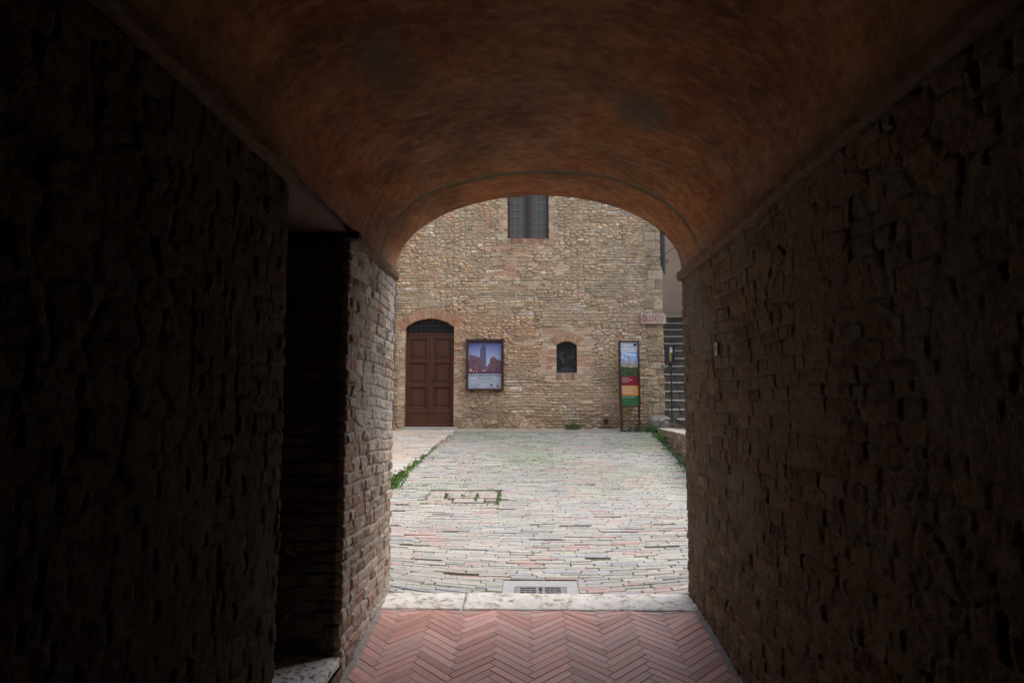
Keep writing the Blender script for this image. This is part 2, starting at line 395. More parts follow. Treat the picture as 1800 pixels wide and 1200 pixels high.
PIER = [(.42, .34, .265), (.47, .39, .31), (.37, .24, .175), (.47, .41, .34), (.34, .27, .21), (.51, .44, .35)]  # paler than TUN: daylight at the passage mouth put into the stone colour
def tun_gen(seed, pal=TUN, bright=1.0, rk=1.0, mcol=(.255, .205, .155)):  # bright dims the inner walls' colour for the shade deep in the passage
    def g(U, V, X, Y):
        Dc, Ic, Jc = courses(U, V, seed, (.055, .085), (.09, .26), .015, .03)
        Dr, Ir, Jr = rubble(U, V, seed+3, .17, .10, .024)
        m = fbm(U*1.6, V*1.3, seed+7, 2) > .70
        D = np.where(m, Dr, Dc); I = np.where(m, Ir, Ic); J = np.where(m, Jr+500, Jc)
        H, e = relief(D, I, J, U, V, .004, .008, .015*rk, .006*rk, .45)
        H = H+.005*(fbm(U*55, V*40, 72, 2)-.5)
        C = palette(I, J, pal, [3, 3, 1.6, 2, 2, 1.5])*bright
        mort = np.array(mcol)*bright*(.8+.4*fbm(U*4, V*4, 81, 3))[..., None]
        sm = np.clip((fbm(U*2.1, V*2.1, seed+13, 4)-.55)*8, 0, .9)
        H = H*(1-.45*sm)+.008*sm
        e2 = (e*(1-sm*.85))[..., None]
        C = mort*(1-e2)+C*e2
        C = np.where((Y < .9)[..., None], np.array([.035, .03, .026]), C)  # rear walls out of view blackened to cut bounce light
        C = C*np.where((np.abs(Y-3.93) < .06) & (X < XL-.03), .35, 1.0)[..., None]  # far jamb darkened: shade of the side recess put into its colour
        return H, C
    return g

# ------------------------------------------------------------------ ground
def zg(x, y):
    """height of the street paving"""
    t = np.maximum(y-5.2, 0)
    z = .004+.085*t+.0017*t*t
    dish = .07*np.minimum(((x-.1)/1.2)**2, 2.5)*np.exp(-t/.75)
    return z+dish
def ground_hit(px, py):
    d = FW+RT*(px-900)/1200+UP*(600-py)/1200
    lo, hi = 3., 40.
    for _ in range(50):
        y = (lo+hi)/2; p = d*y/d[1]
        if p[2]+EYE > zg(p[0], y): lo = y
        else: hi = y
    p = d*lo/d[1]; return p[0], lo, zg(p[0], lo)
g = MB()
g.quad([(-60, -40, -1.2), (60, -40, -1.2), (60, 80, -1.2), (-60, 80, -1.2)])
g.build('ground', M['joint'], fix=False); tag(bpy.data.objects['ground'], 'brown earth under the paving', None, kind='structure')
xs = np.arange(-9, 8.01, .1); ys = np.arange(5.2, 20.01, .1); GX, GY = np.meshgrid(xs, ys)
GZ = zg(GX, np.minimum(GY, 16))-.014+.006*(fbm(GX*5, GY*5, 4)-.5)
idx = np.arange(GX.size).reshape(GX.shape)
F = np.stack([idx[:-1, :-1], idx[:-1, 1:], idx[1:, 1:], idx[1:, :-1]], -1).reshape(-1, 4)
o = link('street_bed', np_mesh('street_bed', np.stack([GX, GY, GZ], -1).reshape(-1, 3), F), M['joint'], None, True); tag(o, kind='structure')

BR_V, BR_F, BR_C = [], [], []
def brick(bV, bF, bC, cx, cy, L, W, ang, zf, col, lift=0, bev=.006, jit=.004, depth=.05, tilt=(0, 0)):
    ca, sa = math.cos(ang), math.sin(ang); i = len(bV)
    cs = [(-L/2, -W/2), (L/2, -W/2), (L/2, W/2), (-L/2, W/2)]
    cs = [(a+random.uniform(-jit, jit), b+random.uniform(-jit, jit)) for a, b in cs]
    for k, ins, dz in ((0, 0, -depth), (1, 0, -bev*1.1), (2, bev, 0)):
        for a, b in cs:
            a2 = a-math.copysign(ins, a); b2 = b-math.copysign(ins, b)
            x = cx+a2*ca-b2*sa; y = cy+a2*sa+b2*ca
            bV.append((x, y, zf(x, y)+lift+dz+tilt[0]*a+tilt[1]*b)); bC.append(col)
    for k in (0, 4):
        for q in range(4): bF.append((i+k+q, i+k+(q+1) % 4, i+k+4+(q+1) % 4, i+k+4+q))
    bF.append((i+8, i+9, i+10, i+11))
# kerb line of the raised strip on the left, far end first
KA = ground_hit(676, 856); KB = ground_hit(762, 786); KC = ground_hit(800, 757)
def left_of_kerb(x, y):
    if y < KA[1]-.25: return False
    if y < KB[1]: t = (y-KA[1])/(KB[1]-KA[1]); return x < KA[0]+(KB[0]-KA[0])*t
    t = (y-KB[1])/(KC[1]-KB[1]); return x < KB[0]+(KC[0]-KB[0])*t
mhc = [ground_hit(*p) for p in ((738, 886), (876, 889), (882, 861), (762, 859))]
MH = (min(mhc[0][0], mhc[3][0])+.02, max(mhc[1][0], mhc[2][0])-.02, mhc[0][1], mhc[2][1])
DR = (-.215, .365, 5.20, 5.60)
def low_wall_x(y): return 2.30+.045*(y-9)
PAL = [(.44, .435, .405), (.41, .405, .385), (.46, .445, .39), (.46, .34, .315), (.46, .39, .36), (.36, .375, .39), (.34, .34, .32)]
rng = random.Random(3)
y = 5.13; row = 0
while y < 14.35:
    wv = rng.uniform(.044, .064)*(1.12 if y < 6.6 else .95)
    x = -4.5+rng.uniform(0, .3)
    while x < 3.4:
        L = rng.uniform(.20, .34) if rng.random() > .15 else rng.uniform(.08, .18)
        xc = x+L/2; t = y-5.2
        fl = .05*min((xc-.15)**2, 3)*math.exp(-t/1.3)*1.3
        wob = .05*(float(vn(np.array([xc*.7]), np.array([y*.6]), 5)[0])-.5)
        yc = y+fl+wob; x += L
        if yc+wv*.3 < 5.205 and abs(xc) < 2: continue
        if left_of_kerb(xc, yc): continue
        if xc > low_wall_x(yc)-.02 and yc > 8: continue
        skip = False
        for (qx0, qx1, qy0, qy1) in (MH, (DR[0], DR[1], 5.0, DR[3])):
            if qy0-wv*.3 < yc < qy1+wv*.3 and xc-L/2 < qx1 and xc+L/2 > qx0:
                lft, rgt = qx0-(xc-L/2), (xc+L/2)-qx1
                if lft > .03 and lft >= rgt: xc, L = (xc-L/2+qx0)/2, lft
                elif rgt > .03: xc, L = (xc+L/2+qx1)/2, rgt
                else: skip = True
        if skip: continue
        sl = (.13*(xc-.25)*math.exp(-t/1.3)) if abs(xc-.25) < 1.7 else 0
        n1 = float(vn(np.array([xc*.9+7]), np.array([y*1.3]), 9)[0])
        k = rng.random()
        pinkness = .12+.4*max(0, n1-.5)*2+(.25 if (row % 7 == 2 and t < 3) else 0)
        if k < pinkness: c = PAL[3+(rng.random() < .5)]
        elif k < pinkness+.16: c = PAL[5+(rng.random() < .4)]
        else: c = PAL[rng.randrange(3)]
        fd = 1-.22*min(max((t-3)/5, 0), 1); v = rng.uniform(.82, 1.0)*fd
        big = float(vn(np.array([xc*.55+2]), np.array([y*.7]), 29)[0]); v *= .86+.26*big
        gm = min(max((t-2.6)/3.5, 0), 1)*min(max(float(vn(np.array([xc*.9+12]), np.array([y*.8]), 31)[0])*1.6-.25, 0), 1)
        c = (c[0]*(1-.24*gm), c[1]*(1-.15*gm), c[2]*(1-.31*gm))
        if rng.random() < .012: continue
        brick(BR_V, BR_F, BR_C, xc, yc, L-rng.uniform(.003, .009), wv-rng.uniform(.002, .008), sl+rng.gauss(0, .012), zg, (c[0]*v, c[1]*v, c[2]*v),
              lift=rng.gauss(0, .0028 if t < 2 else .002), bev=.005, jit=.004, tilt=(rng.gauss(0, .008), rng.gauss(0, .02)))
    y += wv; row += 1
o = link('street_paving', np_mesh('street_paving', np.array(BR_V), np.array(BR_F), np.array(BR_C)), M['paving']); tag(o, 'pale worn brick paving rising to the stone house', None, kind='structure')
# raised strip of larger slabs, left
V_, F_, C_ = [], [], []
def zl(x, y): return zg(x, y)+.06*math.exp(-max(0, y-KA[1])/3.5)
y = KA[1]-.3
while y < 14.3:
    wv = rng.uniform(.10, .2); x = -4.6+rng.uniform(0, .4)
    xr = KA[0]+(KB[0]-KA[0])*(y-KA[1])/(KB[1]-KA[1]) if y < KB[1] else KB[0]+(KC[0]-KB[0])*(y-KB[1])/(KC[1]-KB[1])
    while x < xr:
        L = min(rng.uniform(.2, .5), max(.08, xr-x)); xc = x+L/2; x += L
        c = rng.choice([(.45, .37, .30), (.43, .39, .33), (.46, .45, .41), (.44, .33, .27), (.38, .35, .30)]); v = rng.uniform(.9, 1.08)
        brick(V_, F_, C_, xc, y+wv/2, L-.008, wv-.008, 0, zl, tuple(q*v for q in c), lift=rng.gauss(0, .003), bev=.006, jit=.003, depth=.12)
    y += wv
o = link('raised_pavement', np_mesh('raised_pavement', np.array(V_), np.array(F_), np.array(C_)), M['paving']); tag(o, 'pinkish raised slab strip at left of the street', None, kind='structure')
# smooth cement gutter along the foot of the house
g = MB()
for k in range(24):
    x0 = -2.9+k*.21; x1 = x0+.21
    g.quad([(x0, 14.14, zg(x0, 14.14)+.006), (x1, 14.14, zg(x1, 14.14)+.006), (x1, 14.68, zg(x1, 14.68)+.02), (x0, 14.68, zg(x0, 14.68)+.02)])
M['gutter'] = mat('cement_gutter', (.30, .265, .21), .85, noise=.2, nscale=9, bump=.5, bscale=40, col2=(.24, .21, .155), c2scale=4)
tag(g.build('gutter_strip', M['gutter'], fix=False), kind='structure')

# brick-filled manhole cover
mx0, mx1, my0, my1 = MH; mcx, mcy = (mx0+mx1)/2, (my0+my1)/2
mh = thing('manhole_cover', 'rectangular pinkish brick-filled cover outlined by moss in the street paving', 'manhole cover', (mcx, mcy, zg(mcx, mcy)))
V_, F_, C_ = [], [], []
ix0, ix1 = mx0+.34, mx0+.34+.40; iy0, iy1 = my0+.10, my0+.34
yy = my0+.03
while yy < my1-.05:
    x = mx0+.03+rng.uniform(-.05, 0)
    while x < mx1-.05:
        L = min(rng.uniform(.18, .28), mx1-.03-x); xc = x+L/2; x += L
        if L < .05: break
        if ix0-.02 < xc < ix1+.02 and iy0-.03 < yy+.035 < iy1+.03: continue
        c = rng.choice([(.36, .30, .27), (.39, .33, .29), (.36, .335, .30)])
        brick(V_, F_, C_, xc, yy+.035, L-.008, .064, 0, zg, c, lift=-.006, bev=.005, jit=.002)
    yy += .072
V_ = np.array(V_)-wloc(mh)
link('brick_infill', np_mesh('brick_infill', V_, np.array(F_), np.array(C_)), M['paving'], mh)
g = MB()
zt = zg(mcx, mcy)
def slopebox(g, x0, x1, y0, y1, dz, h, m=0):
    P = [(x0, y0), (x1, y0), (x1, y1), (x0, y1)]
    a = [(x, y, zg(x, y)+dz) for x, y in P]; b = [(x, y, zg(x, y)+dz-h) for x, y in P]
    g.quad(a, m)
    for k in range(4): g.quad([a[k], a[(k+1) % 4], b[(k+1) % 4], b[k]], m)
slopebox(g, ix0+.02, ix1-.02, iy0+.03, iy1-.01, -.002, .04)
g.build('lid', mat('lid_stone', (.36, .325, .29), .8, noise=.2, nscale=20, bump=.5), mh)
g = MB()
for (a, b, c, d) in ((ix0, ix1, iy0, iy0+.012), (ix0, ix1, iy1-.008, iy1), (ix0, ix0+.012, iy0, iy1), (ix1-.012, ix1, iy0, iy1)): slopebox(g, a, b, c, d, -.001, .03)
g.build('lid_frame', M['iron'], mh)

# drain: concrete surround and cast grate
dr = thing('street_drain', 'cast iron grate set in concrete right behind the white threshold stone', 'drain', (.08, 5.36, 0))
g = MB(); x0, x1, y0, y1 = DR; gx0, gx1, gy0, gy1 = -.125, .275, 5.27, 5.47
z0 = .004
SH = Matrix(((1, 0, 0, 0), (0, 1, 0, 0), (0, .086, 1, -.086*5.2), (0, 0, 0, 1)))
for (a, b, c, d) in ((x0, gx0, y0, y1), (gx1, x1, y0, y1), (gx0, gx1, gy1, y1), (gx0, gx1, y0, gy0)):
    g.box(a, b, c, d, -.10, z0+.004, M=SH)
g.build('surround', M['concrete'], dr)
MB().box(gx0, gx1, gy0, gy1, -.2, -.12).build('pit', M['black'], dr)
g = MB(); zt = z0+.002
g.box(gx0+.003, gx0+.045, gy0, gy1, zt-.02, zt, bev=.002, M=SH); g.box(gx1-.045, gx1-.003, gy0, gy1, zt-.02, zt, bev=.002, M=SH)
g.box((gx0+gx1)/2-.035, (gx0+gx1)/2-.012, gy0, gy1, zt-.02, zt, M=SH); g.box((gx0+gx1)/2+.012, (gx0+gx1)/2+.035, gy0, gy1, zt-.02, zt, M=SH)
nb = 4
for k in range(nb+1):
    yb = gy0+(gy1-gy0-.017)*k/nb
    g.box(gx0+.045, (gx0+gx1)/2-.035, yb, yb+.017, zt-.018, zt-.0015, M=SH); g.box((gx0+gx1)/2+.035, gx1-.045, yb, yb+.017, zt-.018, zt-.0015, M=SH)
    if k % 2 == 0: g.box((gx0+gx1)/2-.012, (gx0+gx1)/2+.012, yb, yb+.017, zt-.018, zt-.003, M=SH)
for q in (.30, .62):
    for s_ in (0, 1):
        xa = gx0+.045+q*.12 if s_ == 0 else (gx0+gx1)/2+.035+q*.12
        g.box(xa, xa+.006, gy0, gy1, zt-.016, zt-.004, M=SH)
g.build('grate', M['castiron'], dr)

# ------------------------------------------------------------------ passage floor
TS = .118; TY = 4.87; TZ = .022
def zt_(x, y): return TZ-TS*(TY-y)
V_, F_, C_ = [], [], []
L, W = .318, .0565; r2 = math.sqrt(.5)
for c in range(-8, 9):
    for k in range(-95, 96):
        for kind in (0, 1):
            if kind == 0: a0, a1, b0, b1 = k*W+c*L, k*W+L+c*L, k*W-c*L, (k+1)*W-c*L
            else: a0, a1, b0, b1 = L+k*W+c*L, L+W+k*W+c*L, (k+1)*W-L-c*L, (k+1)*W-c*L
            a, b = (a0+a1)/2, (b0+b1)/2
            x = (a-b)*r2+.02; yv = (a+b)*r2+2.6
            if abs(x-.05) > 1.35 or yv > 5.0 or yv < 2.2: continue
            ang = math.pi/4 if kind == 0 else -math.pi/4
            v = rng.uniform(.82, 1.1)*(.86+.28*float(vn(np.array([x*2.1]), np.array([yv*1.7]), 51)[0])); cc = rng.choice([(.64, .345, .295), (.67, .37, .32), (.58, .30, .25), (.66, .40, .355)])
            brick(V_, F_, C_, x, yv, L-.0055, W-.0055, ang, zt_, tuple(q*v for q in cc), lift=rng.gauss(0, .0008), bev=.0025, jit=.0012, depth=.012, tilt=(rng.gauss(0, .002), rng.gauss(0, .004)))
V_ = [(a, b, c) if b < 4.875 else (a, 4.875, c-(b-4.875)*TS) for a, b, c in V_]
o = link('passage_floor', np_mesh('passage_floor', np.array(V_), np.array(F_), np.array(C_)), M['tile']); tag(o, 'salmon herringbone tile floor of the passage', None, kind='structure')
g = MB(); g.quad([(-4, -6.5, zt_(0, -6.5)-.003), (1.5, -6.5, zt_(0, -6.5)-.003), (1.5, 4.87, zt_(0, 4.87)-.003), (-4, 4.87, zt_(0, 4.87)-.003)])
tag(g.build('floor_grout', M['grout'], fix=False), kind='structure')
g = MB(); g.quad([(-4, -6.5, zt_(0, -6.5)+.004), (1.5, -6.5, zt_(0, -6.5)+.004), (1.5, 2.3, zt_(0, 2.3)+.004), (-4, 2.3, zt_(0, 2.3)+.004)])
tag(g.build('bounce_cut_floor', mat('bounce_cut_dark', (.05, .047, .044), .8, noise=.3, nscale=5), fix=False), kind='structure')  # dark sheet over the unseen floor, added to cut bounce light
# mortar fillets along both walls
for nm, sx, xw in (('floor_edge', 1, -1.066), ('floor_edge', -1, 1.173)):
    ysr = np.arange(-1, 4.90, .03); wd = .042+.035*(fbm(ysr*7, ysr*0+sx, 3)-.5)
    g = MB()
    for i in range(len(ysr)-1):
        ya, yb = ysr[i], ysr[i+1]
        if sx == 1 and 2.9 < ya < 3.9: pass
        g.quad([(xw-sx*.03, ya, zt_(0, ya)+.03), (xw+sx*wd[i], ya, zt_(0, ya)+.0025), (xw+sx*wd[i+1], yb, zt_(0, yb)+.0025), (xw-sx*.03, yb, zt_(0, yb)+.03)])
    tag(g.build(nm, M['edge_mortar'], fix=False), kind='structure')

# threshold: two pale stones
def stone_slab(name, x0, x1, y0, y1, zfun, thick, m, parent, seed, dx=.012, amp=.0035, edge=.012):
    xs = np.arange(x0, x1+1e-6, dx); ys = np.arange(y0, y1+1e-6, dx); X, Y = np.meshgrid(xs, ys)
    D = np.minimum(np.minimum(X-x0, x1-X), np.minimum(Y-y0, y1-Y)); e = np.clip(D/edge, 0, 1); e = np.sqrt(1-(1-e)**2)
    Z = zfun(X, Y)-edge*.8*(1-e)+amp*2*(fbm(X*14, Y*14, seed, 4)-.5)
    X = X+.006*(fbm(X*9, Y*9, seed+3)-.5)*(D < .002); Y = Y+.02*(fbm(X*7, Y*0, seed+4)-.5)*(np.abs(Y-y1) < .002)
    nz, ns = X.shape; ii = np.arange(X.size).reshape(X.shape)
    F = list(np.stack([ii[:-1, :-1], ii[:-1, 1:], ii[1:, 1:], ii[1:, :-1]], -1).reshape(-1, 4))
    V = list(np.stack([X, Y, Z], -1).reshape(-1, 3)); ring = list(ii[0, :])+list(ii[1:, -1])+list(ii[-1, -2::-1])+list(ii[-2:0:-1, 0])
    base = len(V)
    for r in ring: v = V[r]; V.append(np.array([v[0], v[1], v[2]-thick]))
    n = len(ring)
    for k in range(n): F.append(np.array([ring[k], base+k, base+(k+1) % n, ring[(k+1) % n]]))
    off = wloc(parent) if parent is not None else 0
    return link(name, np_mesh(name, np.array(V)-off, np.array(F)), m, parent, True)
thr = thing('threshold', 'pale pitted travertine threshold across the mouth of the passage', 'threshold', (.05, 5.03, 0))
zth = lambda X, Y: .032+.022*(Y-4.87)/.33
for a, b, sd_ in ((-1.10, -.478, 3), (-.472, 1.21, 8)):
    stone_slab('threshold_stone', a, b, 4.87, 5.20, zth, .15, M['travertine'], thr, sd_)

# ------------------------------------------------------------------ passage building
XL, XR, YE = -1.066, 1.173, 5.2
pb = thing('passage_building', 'brick and stone building pierced by the dark vaulted passage', 'building', (.05, 5.2, 0))
zz = np.arange(-.75, 2.47, .0065)
zc = np.arange(-.75, 2.47, .012)
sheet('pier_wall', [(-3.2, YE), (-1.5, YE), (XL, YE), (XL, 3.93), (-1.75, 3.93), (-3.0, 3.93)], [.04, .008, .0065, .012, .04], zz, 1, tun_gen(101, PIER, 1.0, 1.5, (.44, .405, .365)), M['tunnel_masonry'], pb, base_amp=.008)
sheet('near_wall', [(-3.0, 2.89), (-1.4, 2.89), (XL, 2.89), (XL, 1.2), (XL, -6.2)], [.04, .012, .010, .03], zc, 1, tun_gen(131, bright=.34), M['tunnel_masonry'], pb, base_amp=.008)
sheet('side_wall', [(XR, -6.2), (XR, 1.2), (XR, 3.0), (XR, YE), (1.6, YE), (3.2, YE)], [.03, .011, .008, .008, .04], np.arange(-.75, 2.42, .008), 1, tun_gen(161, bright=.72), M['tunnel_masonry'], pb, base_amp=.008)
# vault
CX, A, B, Z0 = .060, 1.105, .605, 2.455
na = 190; yv = np.concatenate([np.arange(-6.2, 1.5, .06), np.arange(1.5, YE+.001, .014)])
t = np.linspace(math.pi+.0, 0, na); Tm, Ym = np.meshgrid(t, yv)
arc = Tm*.9
Xv = CX+A*np.cos(Tm); Zv = Z0+B*np.abs(np.sin(Tm))**.96
n1 = fbm(arc*1.6, Ym*1.2, 201, 4); wv = 2*fbm(arc*1.5, Ym*1.5, 205, 3); st = fbm(arc*5+Ym*2, Ym*17+wv*5-arc*3, 203, 4); st2 = fbm(arc*9-Ym*5, Ym*46+wv*12+arc*7, 204, 3)
C = np.array([.29, .105, .033])*(1-.0*n1)[..., None]
k1 = np.clip((n1-.42)*4, 0, 1)[..., None]; C = C*(1-k1*.6)+np.array([.33, .19, .085])*k1*.55
k2 = np.clip((fbm(arc*2.2+4, Ym*2.2, 207, 4)-.55)*6, 0, 1)[..., None]; C = C*(1-k2*.6)+np.array([.26, .13, .07])*k2*.6
C = C*(.86+.20*st)[..., None]*(.45+1.1*fbm(arc*4, Ym*4, 215, 6))[..., None]*(.62+.76*fbm(arc*25, Ym*25, 216, 2))[..., None]; hl = np.clip((st2-.60)*5, 0, 1)[..., None]; C = C*(1-hl*.4)+np.array([.45, .27, .14])*hl*.4
band = np.exp(-((Ym-(4.66+.02*np.sin(arc*5)+.025*(fbm(arc*4, Ym*0, 9)-.5)))/(.028+.016*fbm(arc*3, arc*0, 10)))**4)[..., None]
C = np.where((Ym < .6)[..., None], np.array([.05, .035, .025]), C); C = C*(1-band*.95)+np.array([.12, .10, .06])*band*.95  # unseen rear end of the vault blackened to reduce bounce; then the mortar band
pt = np.exp(-(((Ym-3.52+.35*(Tm-1.06))/.20)**2+((Tm-1.06)/.17)**2)**2)[..., None]*.85; C = C*(1-pt)+np.array([.14, .115, .08])*pt
pt = np.exp(-(((Ym-2.85)/.30)**2+((Tm-2.25)/.15)**2)**2)[..., None]*.6; C = C*(1-pt)+np.array([.14, .11, .08])*pt
edge = np.clip(1-np.minimum(Tm, math.pi-Tm)/.30, 0, 1)[..., None]*.55*(.4+.9*fbm(arc*5, Ym*4, 33, 3))[..., None]
C = C*(1-edge)+np.array([.33, .24, .19])*edge
Hn = .012*(fbm(arc*2, Ym*1.6, 211, 3)-.5)*2+.0035*(st-.5)*2+.003*(fbm(arc*20, Ym*20, 212, 3)-.5)
Hn = Hn-.006*band[..., 0]
# normal inward
Xv = Xv-np.cos(Tm)*Hn; Zv = Zv-np.sin(Tm)*Hn
# keep the left foot clear of the side door
ii = np.arange(Xv.size).reshape(Xv.shape)
F = np.stack([ii[:-1, :-1], ii[:-1, 1:], ii[1:, 1:], ii[1:, :-1]], -1).reshape(-1, 4)
W_ = np.stack([Xv, Ym, Zv], -1).reshape(-1, 3)-wloc(pb)
link('vault', np_mesh('vault', W_, F, C.reshape(-1, 3)), M['vault'], pb, True)
# cornices: a rough moulded ledge under the vault on both sides, broken by the side door
def cornice(sx, xw, y0, y1, zb, seed, xin):
    ys = np.arange(y0, y1+.001, .02); prof = [(-.06, 0), (.030, .004), (.050, .018), (.052, .058), (.045, .066), (xin, .072), (-.06, .09)]
    V, F, C = [], [], []
    for j, yy in enumerate(ys):
        for i, (dx, dz) in enumerate(prof):
            nn = .020*(fbm(np.array([yy*9+i]), np.array([i*3.7+seed]), seed, 3)[0]-.5)
            if i in (0, 5, 6): nn = 0
            V.append((xw+sx*(dx+nn), yy, zb+dz+nn*.6))
    n = len(prof)
    for j in range(len(ys)-1):
        for i in range(n-1): F.append((j*n+i, j*n+i+1, (j+1)*n+i+1, (j+1)*n+i))
    mb = MB(); mb.v = V; mb.f = F; mb.m = [0]*len(F)
    mb.f += [tuple(range(n)), tuple((len(ys)-1)*n+i for i in range(n))[::-1]]; mb.m += [0, 0]
    return mb.build('cornice', M['cornice'], pb)
cornice(1, XL, 3.93, YE+.012, 2.388, 3, .03)
cornice(1, XL, -6.2, 2.885, 2.388, 5, .03)
cornice(-1, XR, -6.2, YE+.012, 2.372, 7, .008)
# side door: soffit, lintel, step, dark room behind
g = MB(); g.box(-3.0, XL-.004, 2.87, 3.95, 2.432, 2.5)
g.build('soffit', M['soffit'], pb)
g = MB(); g.box(-2.9, XL+.075, 3.86, 3.925, 2.392, 2.430, bev=.004); g.build('lintel', M['darkwood'], pb)
o = stone_slab('door_step', -2.6, XL+.012, 2.86, 3.955, lambda X, Y: .045+0*X, .05, M['slab'], pb, 15, dx=.02)
sheet('step_face', [(XL+.004, 3.95), (XL+.004, 2.86)], .01, np.arange(-.75, 0.0, .01), 1, tun_gen(171), M['tunnel_masonry'], pb)
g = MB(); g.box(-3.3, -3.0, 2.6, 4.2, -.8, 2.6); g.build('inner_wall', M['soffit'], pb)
# solid mass around (keeps daylight out of the passage) with the arched front
g = MB()
g.box(-7, -3.15, -6.6, 5.14, -1.1, 4.6); g.box(-3.15, -1.25, -6.6, 2.75, -1.1, 3.6); g.box(-3.15, -1.30, 4.05, 5.10, -1.1, 2.5)
g.box(1.36, 7, -6.6, 5.14, -1.1, 4.6); g.box(-3.15, 1.36, -6.6, 5.14, 3.6, 4.6); g.box(-2.0, 2.0, -6.5, -2.0, 4.61, 12); g.box(-1.25, 1.36, -6.6, -6.2, -1.1, 3.6)  # tall rear block added out of view for the window panes to reflect
g.box(-3.15, -1.25, 2.75, 5.10, 2.52, 3.6)
g.build('wall', M['outer'], pb)
# arched front skin
g = MB(); N_ = 40
def vx(tt): return (CX+A*math.cos(tt), Z0+B*abs(math.sin(tt))**.96)
for k in range(N_):
    a0 = math.pi-k*math.pi/N_; a1 = math.pi-(k+1)*math.pi/N_
    (xa, za), (xb, zb) = vx(a0), vx(a1)
    g.quad([(xa, YE, za), (xb, YE, zb), (xb, YE, 3.62), (xa, YE, 3.62)])
g.quad([(-7, YE-.004, 2.46), (CX-A, YE, 2.46), (CX-A, YE, 3.62), (-7, YE-.004, 3.62)]); g.quad([(CX+A, YE, 2.42), (7, YE-.004, 2.42), (7, YE-.004, 3.62), (CX+A, YE, 3.62)])
g.quad([(-7, YE, 3.62), (7, YE, 3.62), (7, YE, 4.6), (-7, YE, 4.6)])
g.quad([(-7, YE, -.5), (-3.1, YE, -.5), (-3.1, YE, 2.46), (-7, YE, 2.46)]); g.quad([(3.1, YE, -.5), (7, YE, -.5), (7, YE, 2.42), (3.1, YE, 2.42)])
g.build('front_wall', M['outer'], pb, fix=False)
# small plate on the right wall
pp = thing('door_plate', 'small pale plate with a dark slot on the dark right passage wall', 'plate', (XR-.03, 4.2, 1.774))
g = MB(); g.box(XR-.034, XR-.024, 4.175, 4.235, 1.735, 1.815, bev=.002); g.build('plate', M['whiteplate'], pp)
g = MB(); g.box(XR-.036, XR-.0335, 4.200, 4.212, 1.755, 1.79); g.build('slot', M['iron'], pp)
pp.location.x -= .0

# ------------------------------------------------------------------ stone house across the street
YW, XC = 14.6, 2.83
hb = thing('stone_house', 'tan rubble stone and brick house facing the passage', 'building', (0, YW, .9))
def seg(x, cx, hw, zs, R, cz): return cz+np.sqrt(np.maximum(R*R-(x-cx)**2, 0))
def hole(x, y, z):
    f = np.abs(y-YW) < .03
    d = (np.abs(x+2.155) < .522) & (z < seg(x, -2.155, 0, 0, .82, 2.50)) & (z > .80)
    w2 = (np.abs(x-.78) < .218) & (z > 2.145) & (z < seg(x, .78, 0, 0, .327, 2.49))
    w1 = (np.abs(x+.034) < .452) & (z > 5.07) & (z < 6.45)
    return f & (d | w1 | w2)
sheet('wall', [(XC, 19.0), (XC, 15.2), (XC, YW), (-3.35, YW)], [.05, .02, .0115], np.arange(.78, 6.5, .0115), 1, far_gen, M['masonry'], hb, hole)
g = MB(); g.box(-9, -3.35, YW+.02, 22, .3, 10.5); g.box(-3.36, XC-.05, YW+.02, 22, 6.49, 10.5); g.box(-3.36, XC-.05, 15.3, 22, .3, 6.6)
g.build('upper_wall', M['outer'], hb)
def reveal(poly, y0, y1, name='reveal', m='brickred'):
    g = MB(); n = len(poly)
    for k in range(n-1):
        (x0, z0), (x1, z1) = poly[k], poly[k+1]
        g.quad([(x0, y0, z0), (x1, y0, z1), (x1, y1, z1), (x0, y1, z0)])
    return g.build(name, M[m], hb, fix=False)
arcd = [(-2.155+.522*math.sin(a), float(seg(np.array([-2.155+.522*math.sin(a)]), -2.155, 0, 0, .82, 2.50)[0])) for a in np.linspace(-math.pi/2, math.pi/2, 17)]
reveal([(-2.677, .8)]+arcd+[(-1.633, .8)], YW-.012, YW+.35)
arcw = [(.78+.218*math.sin(a), float(seg(np.array([.78+.218*math.sin(a)]), .78, 0, 0, .327, 2.49)[0])) for a in np.linspace(-math.pi/2, math.pi/2, 13)]
reveal([(.562, 2.145)]+arcw+[(.998, 2.145), (.562, 2.145)], YW-.012, YW+.3)
reveal([(-.486, 5.07), (-.486, 6.45), (.418, 6.45), (.418, 5.07), (-.486, 5.07)], YW-.012, YW+.3)
